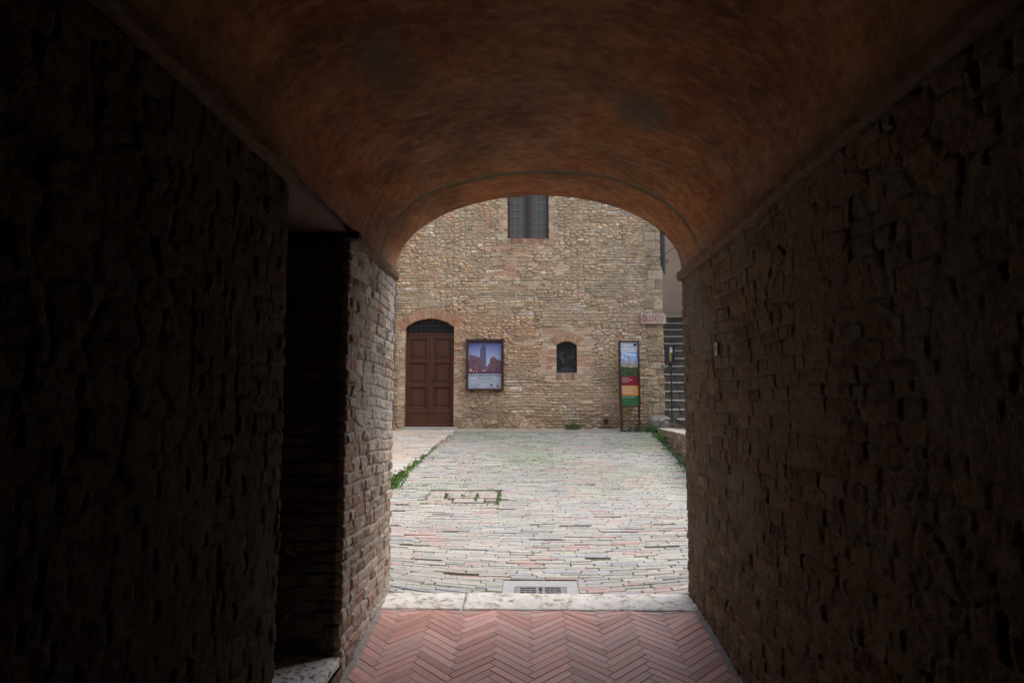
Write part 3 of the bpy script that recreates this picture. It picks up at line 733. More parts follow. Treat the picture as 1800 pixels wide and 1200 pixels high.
# door: two leaves, fanlight with grille
yd = YW+.07
dd = bpy.data.objects.new('door', None); COL.objects.link(dd); dd.parent = hb; dd.location = (-2.155, .07, .1)
def leaf(x0, x1):
    g = MB(); z0, z1 = 1.0, 2.965; st_ = .075
    g.box(x0, x1, yd+.03, yd+.05, z0, z1)
    g.box(x0, x0+st_, yd, yd+.03, z0, z1, bev=.004); g.box(x1-st_, x1, yd, yd+.03, z0, z1, bev=.004)
    zs = [1.0, 1.36, 1.90, 2.42]; ze = [1.33, 1.40-.0, 1.0]
    rails = [(1.0, 1.40), (1.845, 1.925), (2.37, 2.45), (2.895, 2.965)]
    for a, b in rails: g.box(x0+st_, x1-st_, yd+.0005, yd+.03, a, b, bev=.004)
    for (a, b) in ((1.40, 1.845), (1.925, 2.37), (2.45, 2.895)):
        xa, xb = x0+st_, x1-st_
        m = .022
        g.box(xa, xa+m, yd+.008, yd+.03, a, b, bev=.008); g.box(xb-m, xb, yd+.008, yd+.03, a, b, bev=.008)
        g.box(xa+m, xb-m, yd+.008, yd+.03, a, a+m, bev=.008); g.box(xa+m, xb-m, yd+.008, yd+.03, b-m, b, bev=.008)
        g.box(xa+m+.03, xb-m-.03, yd+.014, yd+.031, a+m+.03, b-m-.03, bev=.010)
    g.box(x0+.004, x1-.004, yd-.008, yd+.001, 1.30, 1.335, bev=.004)
    g.box(x0+.004, x1-.004, yd-.014, yd+.001, 1.0, 1.06, bev=.005)
    return g.build('leaf', M['door'], dd)
leaf(-2.672, -2.158); leaf(-2.152, -1.638)
g = MB(); g.box(-2.175, -2.13, yd-.012, yd, 1.0, 2.965, bev=.006); g.build('cover_strip', M['door'], dd)
g = MB(); g.box(-2.13, -2.10, yd-.010, yd, 1.93, 2.12, bev=.003)
g.tube([(-2.115, yd-.01, 2.06), (-2.115, yd-.05, 2.06), (-2.10, yd-.055, 2.055), (-2.05, yd-.05, 2.05)], .009); g.build('handle', M['iron'], dd, True)
g = MB(); g.box(-2.675, -1.635, yd-.015, yd+.05, 2.967, 3.012, bev=.006); g.build('transom', M['door'], dd)
fl = MB(); arcf = [(-2.155+.52*math.sin(a), yd+.06, float(seg(np.array([-2.155+.52*math.sin(a)]), 0-2.155, 0, 0, .818, 2.50)[0])) for a in np.linspace(-math.pi/2, math.pi/2, 17)]
fl.quad([(-2.675, yd+.06, 3.0)]+arcf+[(-1.635, yd+.06, 3.0)]); fo = fl.build('fanlight', M['paneplain'], dd, fix=False)
g = MB()
for k in range(1, 10):
    x = -2.677+k*.1045; zt = float(seg(np.array([x]), -2.155, 0, 0, .82, 2.50)[0])
    g.tube([(x, yd+.0, 3.01), (x, yd+.0, zt)], .0065, 6)
for zq in (3.06, 3.16, 3.25):
    hw = math.sqrt(max(.82**2-(zq-2.5)**2, 0)); hw = min(hw, .52); g.tube([(-2.155-hw, yd-.012, zq), (-2.155+hw, yd-.012, zq)], .0065, 6)
for k in range(1, 10): g.box(-2.677+k*.1045-.012, -2.677+k*.1045+.012, yd-.016, yd+.004, 3.15, 3.17)
gr = g.build('grille', M['iron'], dd, True)
g = MB(); g.box(-2.70, -1.61, YW-.05, YW+.30, .88, .995, bev=.01); g.build('door_sill', M['tread'], dd)
# upper window
def sub_empty(name, loc):
    o = bpy.data.objects.new(name, None); COL.objects.link(o); o.parent = hb; o.location = Vector(loc)-Vector(hb.location); return o
w1 = sub_empty('window', (-.034, YW, 5.07))
yw = YW+.05
g = MB()
fx = .05
g.box(-.484, -.484+fx, yw, yw+.05, 5.073, 6.448, bev=.004); g.box(.416-fx, .416, yw, yw+.05, 5.073, 6.448, bev=.004)
g.box(-.484+fx, .416-fx, yw+.001, yw+.05, 5.073, 5.11, bev=.004); g.box(-.484+fx, .416-fx, yw+.001, yw+.05, 6.41, 6.448, bev=.004)
g.box(-.098, -.040, yw-.004, yw+.05, 5.074, 6.447, bev=.005); g.box(-.036, .030, yw-.004, yw+.05, 5.074, 6.447, bev=.005); g.box(-.045, -.028, yw-.018, yw, 5.075, 6.446, bev=.005)
g.build('frame', M['frame'], w1)
for (a, b) in ((-.434, -.098), (.030, .366)):
    g = MB(); g.box(a, b, yw+.028, yw+.034, 5.11, 6.41); g.build('pane', M['pane'], w1)
    g = MB()
    for k in range(1, 3): x = a+(b-a)*k/3; g.box(x-.004, x+.004, yw+.020, yw+.028, 5.11, 6.41)
    for k in range(0, 9):
        z = 5.118+k*.1525; g.box(a, b, yw+.017, yw+.0265, z-.004, z+.004)
    g.build('lead_came', M['came'], w1)
# small arched window
w2 = sub_empty('window', (.78, YW, 2.145))
g = MB(); yw = YW+.06
outer = [(.565, 2.15)]+[(.78+(x-.78)*.985, z-.003) for x, z in arcw]+[(.995, 2.15)]
inner = [(.78+(x-.78)*.90, 2.15+(z-2.15)*.955+.018) for x, z in outer]
n = len(outer)
for k in range(n):
    a, b = outer[k], outer[(k+1) % n]; c, d = inner[(k+1) % n], inner[k]
    g.prism([(a[0], yw, a[1]), (b[0], yw, b[1]), (c[0], yw, c[1]), (d[0], yw, d[1])], (0, .04, 0))
g.build('frame', M['iron'], w2)
g = MB(); g.quad([(x, yw+.02, z) for x, z in inner]); g.build('pane', M['paneplain'], w2, fix=False)
g = MB(); g.quad([(.57, yw+.30, 2.15), (.99, yw+.30, 2.15), (.99, yw+.30, 2.80), (.57, yw+.30, 2.80)]); 
g = MB(); g.box(.55, 1.01, YW-.02, YW+.07, 2.128, 2.148, bev=.005); g.build('sill', M['came'], w2)
g = MB()
for pts in ([(.60, 2.50), (.66, 2.44), (.72, 2.30), (.76, 2.32), (.73, 2.46), (.68, 2.52), (.74, 2.58), (.66, 2.62)], [(.80, 2.30), (.83, 2.46), (.93, 2.44), (.95, 2.62), (.92, 2.74), (.90, 2.50), (.85, 2.52), (.80, 2.48)], [(.60, 2.20), (.70, 2.27), (.84, 2.28), (.96, 2.22), (.96, 2.18), (.60, 2.18)]):
    g.prism([(x, YW+.072, z) for x, z in pts], (0, .004, 0))
g.build('inner_shape', flat('dim_grey', (.055, .06, .062), .2), w2)
# vent near the ground
g = MB(); vx_, vz_ = 1.60, 1.06
for (a, b, c, d) in ((-.085, -.045, -.005, .10), (.045, .085, -.005, .10), (-.085, .0, .10, .14), (.004, .085, .10, .14), (-.06, .06, .143, .18), (-.11, -.005, -.05, -.008), (0, .11, -.05, -.008)):
    g.box(vx_+a, vx_+b, YW-.045, YW+.02, vz_+c, vz_+d, bev=.006)
g.build('vent_surround', M['brickred'], hb)
g = MB(); g.box(vx_-.044, vx_+.044, YW-.03, YW+.02, vz_-.002, vz_+.097); 
for k in range(4): g.box(vx_-.04, vx_+.04, YW-.036, YW-.028, vz_+.008+k*.022, vz_+.016+k*.022)
g.build('vent', M['iron'], hb)

# downpipe at the far left of the house wall
dp = thing('downpipe', 'dark grey downpipe with joint collars left of the door', 'drainpipe', (-2.93, YW-.12, .95))
g = MB(); g.tube([(-2.93, YW-.12, .98), (-2.93, YW-.12, 6.3)], .042, 12); g.build('pipe', M['pipe'], dp, True)
for z in (1.66, 2.48, 3.75, 5.0):
    g = MB(); g.tube([(-2.93, YW-.12, z), (-2.93, YW-.12, z+.05)], .050, 12); g.box(-2.945, -2.915, YW-.09, YW+.03, z+.01, z+.035); g.build('collar', M['pipe'], dp)
g = MB(); g.box(-3.0, -2.83, YW-.2, YW-.03, .90, .985, bev=.012); g.build('foot', M['brickred'], dp)

# ------------------------------------------------------------------ poster case
pc = thing('poster_case', 'brown framed glazed poster case with a tower photograph on the house wall', 'poster', (-.963, YW-.05, 1.76))
px0, px1, pz0, pz1 = -1.368, -.560, 1.765, 2.847; yf = YW-.115
g = MB(); fw = .045
g.box(px0, px0+fw, yf, YW-.02, pz0, pz1, bev=.006); g.box(px1-fw, px1, yf, YW-.02, pz0, pz1, bev=.006)
g.box(px0+fw, px1-fw, yf+.001, YW-.02, pz0, pz0+fw, bev=.006); g.box(px0+fw, px1-fw, yf+.001, YW-.02, pz1-fw, pz1, bev=.006)
g.box(px0+fw, px1-fw, YW-.035, YW-.02, pz0+fw, pz1-fw)
g.box(px0-.008, px1+.008, yf-.004, YW-.02, pz1, pz1+.012)
g.box(-.99, -.93, YW-.07, YW-.02, pz1+.013, pz1+.035); g.box(-1.28, -1.20, YW-.09, YW-.02, pz0-.03, pz0-.001); g.box(-.72, -.64, YW-.09, YW-.02, pz0-.03, pz0-.001)
g.build('frame', M['brownmetal'], pc)
yp = YW-.040; ax0, ax1, az0, az1 = px0+fw+.004, px1-fw-.012, pz0+fw+.004, pz1-fw-.012
def P(u, v, d=0): return (ax0+(ax1-ax0)*u, yp-d, az0+(az1-az0)*v)
def grad(name, c0, c1, z0, z1, base=0):
    m = flat(name, c0); t = m.node_tree; b = t.nodes['Principled BSDF']
    tc = t.nodes.new('ShaderNodeNewGeometry'); sp = t.nodes.new('ShaderNodeSeparateXYZ'); mr = t.nodes.new('ShaderNodeMapRange')
    t.links.new(tc.outputs['Position'], sp.inputs[0]); t.links.new(sp.outputs[2], mr.inputs[0]); mr.inputs[1].default_value = z0; mr.inputs[2].default_value = z1
    mx = t.nodes.new('ShaderNodeMix'); mx.data_type = 'RGBA'; mx.inputs[6].default_value = (*c0, 1); mx.inputs[7].default_value = (*c1, 1)
    t.links.new(mr.outputs[0], mx.inputs[0]); t.links.new(mx.outputs[2], b.inputs['Base Color']); return m
pm = [flat('print_white', (.50, .53, .57)), grad('print_dusk_sky', (.50, .53, .66), (.17, .19, .50), az0+.55*(az1-az0), az1), flat('print_tower', (.13, .12, .20)),
      flat('print_house', (.20, .10, .12)), flat('print_square', (.12, .06, .09)), flat('print_window', (.06, .04, .08)), flat('print_lamp', (.75, .5, .28)), flat('print_blue_text', (.015, .03, .09)), flat('print_grey_text', (.10, .11, .14))]
g = MB(); F0 = .317
g.quad([P(0, 0), P(1, 0), P(1, F0), P(0, F0)], 0)
g.quad([P(0, F0), P(1, F0), P(1, 1), P(0, 1)], 1)
def shp(pts, m, d): g.quad([P(u, F0+(1-F0)*v, d) for u, v in pts], m)
shp([(.355, .12), (.545, .12), (.535, .82), (.52, .87), (.455, .955), (.40, .87), (.355, .79)], 2, .0006)
bat = [(0, .0), (.44, .0), (.44, .46), (.42, .47)]
u = .40
while u > .06:
    zt_b = .505+(.40-u)/.34*.10; bat += [(u, zt_b), (u, zt_b+.02), (u-.025, zt_b+.028), (u-.025, zt_b+.008)]; u -= .05
bat += [(.03, .63), (.015, .42), (0, .40)]
shp(bat, 3, .0012)
shp([(.57, 0), (1, 0), (1, .43), (.95, .43), (.93, .46), (.90, .45), (.83, .50), (.80, .55), (.72, .54), (.66, .48), (.65, .36), (.60, .30), (.59, .26), (.55, .23), (.52, .0)], 3, .0012)
shp([(0, 0), (1, 0), (1, .06), (.55, .10), (.3, .07), (0, .09)], 4, .0018)
for (a, b, c, d) in ((.12, .16, .38, .43), (.22, .26, .37, .42), (.12, .16, .26, .31), (.33, .37, .24, .30), (.12, .17, .11, .16), (.32, .37, .10, .15), (.70, .735, .33, .38), (.845, .88, .35, .40), (.83, .87, .07, .22), (.62, .65, .11, .17)): shp([(a, c), (b, c), (b, d), (a, d)], 5, .0022)
for (a, b, c, d) in ((.03, .11, .08, .15), (.14, .165, .05, .09), (.245, .265, .05, .085)): shp([(a, c), (b, c), (b, d), (a, d)], 6, .0024)
ex, ey = (1, 0, 0), (0, 0, 1)
pcs = [('SAN GIMIGNANO PASS', .052, .5, .262, 'CENTER', .0010, 7, .95), ('All inclusive', .052, .5, .205, 'CENTER', .0005, 7, .46),
       ('Biglietto unico Torre Grossa, Musei Civici, Duomo e Museo d\'Arte Sacra', .017, .5, .172, 'CENTER', .0003, 8, .95), ('Intero euro 13,00   Ridotto euro 10,00', .017, .5, .140, 'CENTER', .0003, 8, .58),
       ('Per informazioni e prenotazioni', .013, .07, .086, 'LEFT', .0003, 8, .30), ('tel. 0577 286300', .013, .07, .064, 'LEFT', .0003, 8, .31), ('info@sangimignanomusei.it', .013, .07, .042, 'LEFT', .0003, 8, .25), ('www.sangimignanomusei.it', .013, .07, .020, 'LEFT', .0003, 8, .25),
       ('SAN GIMIGNANO', .014, .64, .030, 'CENTER', .0004, 8, .21)]
for body, sz, u, v, al, bo, m, wd in pcs: g.add_mesh(text_mesh(body, sz, P(u, v, .0012), ex, ey, al, 1, bo, wd*(ax1-ax0)), m)
g.quad([P(.03, .118, .001), P(.97, .118, .001), P(.97, .121, .001), P(.03, .121, .001)], 8)
g.quad([P(.665, .055, .001), P(.735, .055, .001), P(.735, .092, .001), P(.665, .092, .001)], 7)
g.quad([P(.84, .035, .001), P(.94, .035, .001), P(.94, .055, .001), P(.84, .055, .001)], 8); g.quad([P(.85, .06, .001), P(.93, .06, .001), P(.91, .08, .001), P(.89, .096, .001), P(.87, .08, .001)], 8); g.quad([P(.875, .06, .0016), P(.905, .06, .0016), P(.89, .08, .0016)], 0)
g.build('poster', pm, pc, fix=False)

# ------------------------------------------------------------------ information totem
tx, ty = 2.085, 14.30; tz = float(zg(tx, ty))
to = thing('information_totem', 'tall brown totem sign with a town photograph over red, orange and green fields', 'sign', (tx, ty, tz))
R_ = Matrix.Rotation(math.radians(9), 4, 'Z'); T_ = Matrix.Translation((tx, ty, 0)) @ R_ @ Matrix.Rotation(math.radians(-.5), 4, 'Y')
hw = .215; zb, ztp = 1.42, 2.80
def TB(x0, x1, y0, y1, z0, z1, name, m, bev=.004):
    return MB().box(x0, x1, y0, y1, z0, z1, bev=bev, M=T_).build(name, m, to)
g = MB()
g.box(-hw, -hw+.03, -.05, .05, zb, ztp, bev=.004, M=T_); g.box(hw-.03, hw, -.05, .05, zb, ztp, bev=.004, M=T_)
g.box(-hw+.03, hw-.03, -.049, .05, ztp-.03, ztp, bev=.004, M=T_); g.box(-hw+.03, hw-.03, -.049, .05, zb, zb+.03, bev=.004, M=T_); g.box(-hw+.03, hw-.03, -.02, .04, zb+.03, ztp-.03, M=T_)
g.build('case', M['brownmetal'], to)
for s_ in (-1, 1):
    g = MB(); xx = s_*(hw-.025); g.box(xx-.02, xx+.02, -.02, .02, tz-.05, zb, bev=.003, M=T_); g.build('leg', M['brownmetal'], to)
    g = MB(); g.box(xx-.06, xx+.06, -.05, .05, tz-.01, tz+.016, bev=.003, M=T_); g.build('foot_plate', M['iron'], to)
ux0, ux1, uz0, uz1 = -hw+.032, hw-.032, zb+.032, ztp-.032
def Q(u, v, d=0): return tuple(T_ @ Vector((ux0+(ux1-ux0)*u, -.0215-d, uz0+(uz1-uz0)*v)))
tm = [flat('totem_white', (.60, .63, .67)), grad('totem_sky', (.42, .55, .72), (.20, .36, .66), 2.25, 2.55), flat('totem_cloud', (.62, .66, .72)), flat('totem_stone', (.36, .31, .23)),
      flat('totem_town', (.46, .39, .26)), flat('totem_trees', (.045, .075, .03)), flat('totem_red', (.26, .012, .03)), flat('totem_orange', (.66, .30, .07)), flat('totem_green', (.035, .16, .04)),
      flat('totem_dark', (.03, .03, .04)), flat('totem_lettering', (.75, .74, .72)), flat('totem_bush', (.12, .15, .05)), flat('totem_shade', (.20, .18, .15))]
g = MB()
def rq(u0, u1, v0, v1, m, d=0): g.quad([Q(u0, v0, d), Q(u1, v0, d), Q(u1, v1, d), Q(u0, v1, d)], m)
rq(0, 1, .844, 1, 0); rq(0, 1, .457, .844, 1); rq(0, 1, .3125, .457, 6); rq(0, 1, .154, .3125, 7); rq(0, 1, 0, .154, 8)
rr = random.Random(5)
for k in range(9):
    u, v = rr.uniform(.02, .8), rr.uniform(.70, .83); a = rr.uniform(.08, .2); b = a*.09
    g.quad([Q(min(max(u+a*math.cos(t), 0), 1), min(v+b*math.sin(t), .843), .0004+.0001*k) for t in np.linspace(0, 6.28, 9)[:-1]], 2)
g.quad([Q(0, .50, .0014), Q(1, .50, .0014), Q(1, .655, .0014), Q(.9, .66, .0014), Q(.7, .655, .0014), Q(.5, .67, .0014), Q(.3, .665, .0014), Q(.12, .645, .0014), Q(0, .64, .0014)], 4)
for (u0, u1, vt) in ((.09, .17, .725), (.24, .30, .71), (.42, .50, .78), (.53, .60, .74), (.70, .75, .70), (.82, .88, .72), (.93, .97, .70)):
    rq(u0, u1, .62, vt, 3, .0018); rq(u0, u0+(u1-u0)*.45, .62, vt-.003, 12, .0021)
for k in range(40):
    u, v = rr.uniform(0, .97), rr.uniform(.59, .655); a = rr.uniform(.015, .05); rq(u, min(u+a, 1), v, v+rr.uniform(.008, .02), rr.choice([3, 4, 12, 3]), .0024+k*.00001)
top = [(0, .61)]+[(u, .585+.03*rr.random()) for u in np.linspace(.05, .95, 12)]+[(1, .60)]
g.quad([Q(0, .458, .003), Q(1, .458, .003)]+[Q(u, v, .003) for u, v in top[::-1]], 5)
for k in range(90):
    u, v = rr.uniform(.02, .96), rr.uniform(.465, .60); a = rr.uniform(.01, .04); g.quad([Q(u+a*math.cos(t), v+a*.3*math.sin(t), .0034+k*.00001) for t in np.linspace(0, 6.28, 7)[:-1]], rr.choice([5, 11, 11, 9]))
exT = T_.to_3x3() @ Vector((1, 0, 0)); eyT = T_.to_3x3() @ Vector((0, 0, 1)); WT = ux1-ux0
def tt(body, size, u, v, m, wd, bo=.0004, al='LEFT'): g.add_mesh(text_mesh(body, size, Q(u, v, .004), exT, eyT, al, 1, bo, wd*WT), m)
tt('Torre Grossa', .026, .05, .425, 10, .42); tt('Palazzo Comunale', .026, .05, .395, 10, .60); tt('Pinacoteca', .026, .05, .365, 10, .36)
for k, (s_, wd) in enumerate((('Museo Archeologico', .66), ('Spezieria di Santa Fina', .74), ('Galleria d\'Arte Moderna', .78), ('e Contemporanea', .56), ('Raffaele De Grada', .60))): tt(s_, .024, .05, .288-.0262*k, 10, wd)
tt('San Lorenzo in Ponte', .026, .05, .122, 10, .72)
rq(.06, .22, .922, .927, 9, .003); g.quad([Q(.19, .913, .003), Q(.245, .9245, .003), Q(.19, .936, .003), Q(.205, .9245, .003)], 9)
rq(.76, .95, .94, .978, 9, .003); tt('SAN GIMIGNANO', .022, .40, .912, 9, .55); tt('www.sangimignanomusei.it', .014, .05, .872, 9, .62, .0001)
for k in range(5): rq(.42+k*.06, .424+k*.06, .935, .945+.008*(k % 3), 9, .003)
g.quad([Q(.75, .868, .003), Q(.95, .872, .003), Q(.95, .880, .003), Q(.86, .876, .003), Q(.80, .882, .003)], 12)
g.build('panel', tm, to, fix=False)

# ------------------------------------------------------------------ MUSEO stone plaque
ms = thing('museum_plaque', 'stone plaque lettered MUSEO in red, cramped to the corner of the house', 'sign', (2.62, YW-.06, 3.18))
mx0, mx1, mz0, mz1 = 2.365, 2.90, 3.185, 3.41; ym = YW-.085
g = MB(); g.prism([(mx0, ym, mz0+.006), (mx0+.02, ym, mz0), (mx1-.02, ym, mz0-.003), (mx1, ym, mz0+.02), (mx1-.006, ym, mz1-.03), (mx1-.028, ym, mz1-.002), (mx0+.01, ym, mz1+.002), (mx0-.002, ym, mz1-.01)], (0, .05, 0)); g.build('slab', M['marble'], ms)
g = MB()
def stroke(pts, wd=.007, d=.0012):
    for a, b in zip(pts[:-1], pts[1:]):
        a = Vector(a); b = Vector(b); w0, w1_ = (wd if isinstance(wd, float) else wd), wd
        t = (b-a).normalized(); n = Vector((-t.y, t.x))*wd*.5; e = t*wd*.25
        q = [a-n-e, b-n+e, b+n+e, a+n-e]
        g.quad([(mx0+p.x, ym-d, mz0+p.y) for p in q], 0)
def arcp(cx, cz, rx, rz, a0, a1, n=12): return [(cx+rx*math.cos(math.radians(a0+(a1-a0)*k/n)), cz+rz*math.sin(math.radians(a0+(a1-a0)*k/n))) for k in range(n+1)]
zb_, H_ = .055, .115
# uncial M: two bowls round a stem
cx = .067; stroke(arcp(cx, zb_+H_/2, .048, H_/2, 85, 275), .013); stroke(arcp(cx, zb_+H_/2, .048, H_/2, -85, 85), .013, .0016); stroke([(cx, zb_-.01), (cx, zb_+H_+.008)], .015, .002)
# u
cx = .155; stroke([(cx-.025, zb_+H_), (cx-.025, zb_+.03)]+arcp(cx, zb_+.03, .025, .03, 180, 330), .010); stroke([(cx+.026, zb_+H_), (cx+.026, zb_+.005), (cx+.036, zb_)], .011, .0016)
# s
cx = .245; stroke(arcp(cx+.004, zb_+H_*.80, .026, H_*.2, 20, 200)+[(cx-.01, zb_+H_*.62), (cx+.018, zb_+H_*.38)]+arcp(cx-.002, zb_+H_*.2, .028, H_*.2, 30, -170), .010)
# e
cx = .335; stroke(arcp(cx, zb_+H_/2, .036, H_/2, 60, 300), .012); stroke([(cx-.03, zb_+H_/2), (cx+.032, zb_+H_/2)], .012, .0016); stroke([(cx+.022, zb_+H_*.95), (cx+.024, zb_+H_*.5)], .006, .002)
# o
cx = .43; stroke(arcp(cx, zb_+H_/2, .036, H_/2, 0, 360, 20), .009)
g.build('lettering', M['redpaint'], ms, fix=False)
g = MB()
for (x, z) in ((mx0+.085, mz1-.005), (mx0+.365, mz1+.003), (mx0+.085, mz0+.01), (mx0+.37, mz0+.012)):
    g = MB(); g.prism([(x+.024*math.cos(a), ym-.012, z+.022*math.sin(a)) for a in np.linspace(0, 2*math.pi, 9)[:-1]], (0, .08, 0)); g.build('cramp', M['castiron'], ms)

# ------------------------------------------------------------------ hanging banner + wrought bracket at the corner
bn = thing('hanging_banner', 'narrow purple-grey metal banner with a pointed foot on the corner of the house', 'banner', (2.87, YW-.1, 4.6))
pa_, pb2 = Vector((2.787, YW-.16, 0)), Vector((2.812, YW-.42, 0))
prof = [(0, 6.2), (0, 4.40), (.25, 4.37), (.5, 4.31), (.75, 4.24), (.92, 4.195), (1, 4.185), (1, 6.2)]
g = MB(); g.prism([tuple(pa_.lerp(pb2, w_)+Vector((0, 0, z))) for w_, z in prof], (.03, 0, 0)); g.build('plate', M['bannermetal'], bn)
g = MB(); g.box(2.79, 2.81, YW-.17, YW+.02, 4.60, 4.63); g.build('fixing', M['iron'], bn)
g = MB(); g.box(2.79, 2.81, YW-.17, YW+.02, 5.60, 5.63); g.build('fixing', M['iron'], bn)
for z in (4.46, 4.76): MB().tube([(2.835, YW-.35, z), (2.862, YW-.35, z)], .008, 6).build('stud', M['iron'], bn)
wb = thing('wrought_bracket', 'thin rust red wrought iron bracket ending in a scroll beside the banner', 'bracket', (2.9, YW-.3, 4.5))
yb = YW-.3; sp = []
for k in range(0, 25):
    a = math.radians(180+560*(1-k/24)); q = .010+.045*(k/24); sp.append((2.888+q*math.cos(a), yb, 4.50+q*math.sin(a)))
arcb = [(2.833+.38*(1-math.cos(k/15*math.pi/2)), yb, 4.50+.30*math.sin(k/15*math.pi/2)) for k in range(1, 16)]
g = MB(); g.tube(sp+arcb, .009, 7); g.build('scroll', M['rustiron'], wb, True)
g = MB(); g.tube([(3.20, yb, 4.80), (4.91, yb, 4.80)], .011, 8); g.tube([(2.815, yb, 4.50), (2.835, yb, 4.50)], .008, 7); g.build('bar', M['rustiron'], wb, True)

# ------------------------------------------------------------------ terrace, low wall, stairs, plaster building
ZT = .985
g = MB(); g.quad([(2.40, 8, ZT-.004), (7, 8, ZT-.004), (7, 14.32, ZT-.004), (2.60, 14.32, ZT-.004)]); g.quad([(2.40, 8, ZT-.004), (2.40, 8, -.5), (7, 8, -.5), (7, 8, ZT-.004)])
tag(g.build('terrace', M['gutter'], fix=False), kind='structure')
lw = thing('low_wall', 'low brick retaining wall with a soldier course cap beside the street', 'wall', (2.4, 11, .5))
def lw_gen(U, V, X, Y):
    D, I, J = courses(U, V, 301, (.055, .07), (.18, .28), .008, .01)
    cap = V > ZT-.135
    t = U/.068; f = t-np.floor(t); d = np.minimum(np.minimum(f, 1-f)*.068, np.minimum(V-(ZT-.135), .06))
    D = np.where(cap, d, D); I = np.where(cap, np.floor(t).astype(np.int64), I); J = np.where(cap, 7777, J)
    H, e = relief(D, I, J, U, V, .004, .008, .018, .005)
    C = palette(I, J, [(.36, .27, .18), (.33, .22, .15), (.40, .31, .21), (.28, .21, .15)], [3, 2, 2, 2], 5); mo = np.array([.17, .145, .10])
    e = e[..., None]; return H+.01*cap, mo*(1-e)+C*e
sheet('face', [(2.36, 8.0), (2.60, 13.95), (2.72, 14.2)], .012, np.arange(.1, ZT+.001, .012), 1, lw_gen, M['masonry'], lw)
V_, F_, C_ = [], [], []
yy = 8.0
while yy < 14.1:
    wv = rng.uniform(.06, .07); xx = 2.36+(yy-8)*.0403-.004
    c = rng.choice([(.46, .42, .36), (.50, .45, .38), (.44, .38, .31)])
    brick(V_, F_, C_, xx+.125, yy+wv/2, .27, wv-.006, 0, lambda a, b: ZT+.008, c, lift=rng.gauss(0, .003), bev=.008, jit=.004); yy += wv
link('cap', np_mesh('cap', np.array(V_)-wloc(lw), np.array(F_), np.array(C_)), M['paving'], lw)

stt = thing('stone_stairs', 'worn dark stone stairs climbing beside the corner of the house', 'stairs', (3.3, 14.3, ZT))
for k in range(14):
    z0 = ZT+.198*k; z1 = z0+.198; ya = 14.32+.255*k
    X0, X1 = 2.86, 4.9; dxs = .02
    xs_ = np.arange(X0, X1, .02); zs_ = np.linspace(z0-.02, z1-.024, 12); XX, ZZ = np.meshgrid(xs_, zs_)
    D, I, J = courses(XX, ZZ*.3+k, 400+k, (.2, .3), (.3, .7), .01, .0)
    nz = .018*(fbm(XX*9, ZZ*9, 41+k, 4)-.5)*2+np.clip(D, 0, .02)*-.8
    W2 = np.stack([XX, ya+.015+nz, ZZ], -1); i2 = np.arange(XX.size).reshape(XX.shape)
    F2 = np.stack([i2[:-1, :-1], i2[:-1, 1:], i2[1:, 1:], i2[1:, :-1]], -1).reshape(-1, 4)
    tr = stone_slab('step', X0, X1, ya-.018, ya+.29, lambda X, Y, z1=z1: z1+0*X, .026, M['tread'], stt, 500+k, dx=.03, amp=.005, edge=.010)
    rs = link('riser', np_mesh('riser', W2.reshape(-1, 3)-wloc(stt), F2), M['riser'], tr, True)
pl = thing('plaster_building', 'plain taupe plastered house behind the top of the stairs', 'building', (5, 18.6, 1))
g = MB(); g.box(2.6, 9, 18.35, 21, .5, 9.5); g.box(4.9, 9, 14.0, 18.35, .5, 9.0); g.build('wall', M['plaster'], pl)
side = thing('side_house', 'plain stone house closing the left side of the street', 'building', (-7, 10, .5))
g = MB(); g.box(-10, -6.2, 5.2, 14.6, -.2, 6.5); g.build('wall', M['outer'], side)
side = thing('garden_wall', 'high plain stone wall closing the right side of the terrace', 'wall', (6, 9, .5))
g = MB(); g.box(5.6, 5.9, 5.22, 13.98, -.5, 4.2); g.build('wall', M['outer'], side)

# boulder at the corner
def rock(name, c, r, seed, m, label, cat):
    import bmesh
    bm = bmesh.new(); bmesh.ops.create_icosphere(bm, subdivisions=4, radius=1)
    for v in bm.verts:
        p = np.array(v.co); n = fbm(np.array([p[0]*1.3+seed]), np.array([p[1]*1.3+p[2]*1.7]), seed, 4)[0]
        q = np.sign(p)*np.abs(p)**.75; v.co = Vector(q*np.array(r)*(.78+.45*n))
    me = bpy.data.meshes.new(name); bm.to_mesh(me); bm.free(); o = link(name, me, m, None, True); o.location = c; tag(o, label, cat); return o
rock('boulder', (2.70, 14.42, 1.08), (.23, .16, .17), 5, M['rock'], 'rough grey boulder at the foot of the house corner', 'rock')
# iron stand with tilted notice box on the terrace
sx_, sy_ = 2.86, 13.93
stand = thing('notice_stand', 'black wrought iron stand with a small notice box in front of the stairs', 'sign stand', (sx_, sy_, ZT))
g = MB(); g.tube([(sx_, sy_, ZT+.18), (sx_, sy_, ZT+1.33)], .016, 8)
for z in (.98, .52, .78): pass
g.tube([(sx_, sy_, ZT+.72), (sx_, sy_, ZT+.75)], .028, 10); g.tube([(sx_, sy_, ZT+.44), (sx_, sy_, ZT+.47)], .03, 10); g.tube([(sx_, sy_, ZT+.16), (sx_, sy_, ZT+.20)], .026, 10)
g.build('post', M['iron'], stand, True)
g = MB(); g.tube([(sx_+.10+.13*math.cos(a)-.06, sy_, ZT+.33+.13*math.sin(a)) for a in np.linspace(0, 2*math.pi, 25)], .012, 7, cap=False); g.build('ring', M['iron'], stand, True)
for s_, a in ((-1, 0), (1, 0), (0, -1)):
    L_ = .26
    pts = []
    for k in range(13):
        u = math.pi/2*k/12; r = L_*math.sin(u); z = ZT+.02+.17*math.cos(u)
        pts.append((sx_+(s_*r), sy_+(a*r), z))
    g = MB(); g.tube(pts, .012, 7); g.build('leg', M['iron'], stand, True)
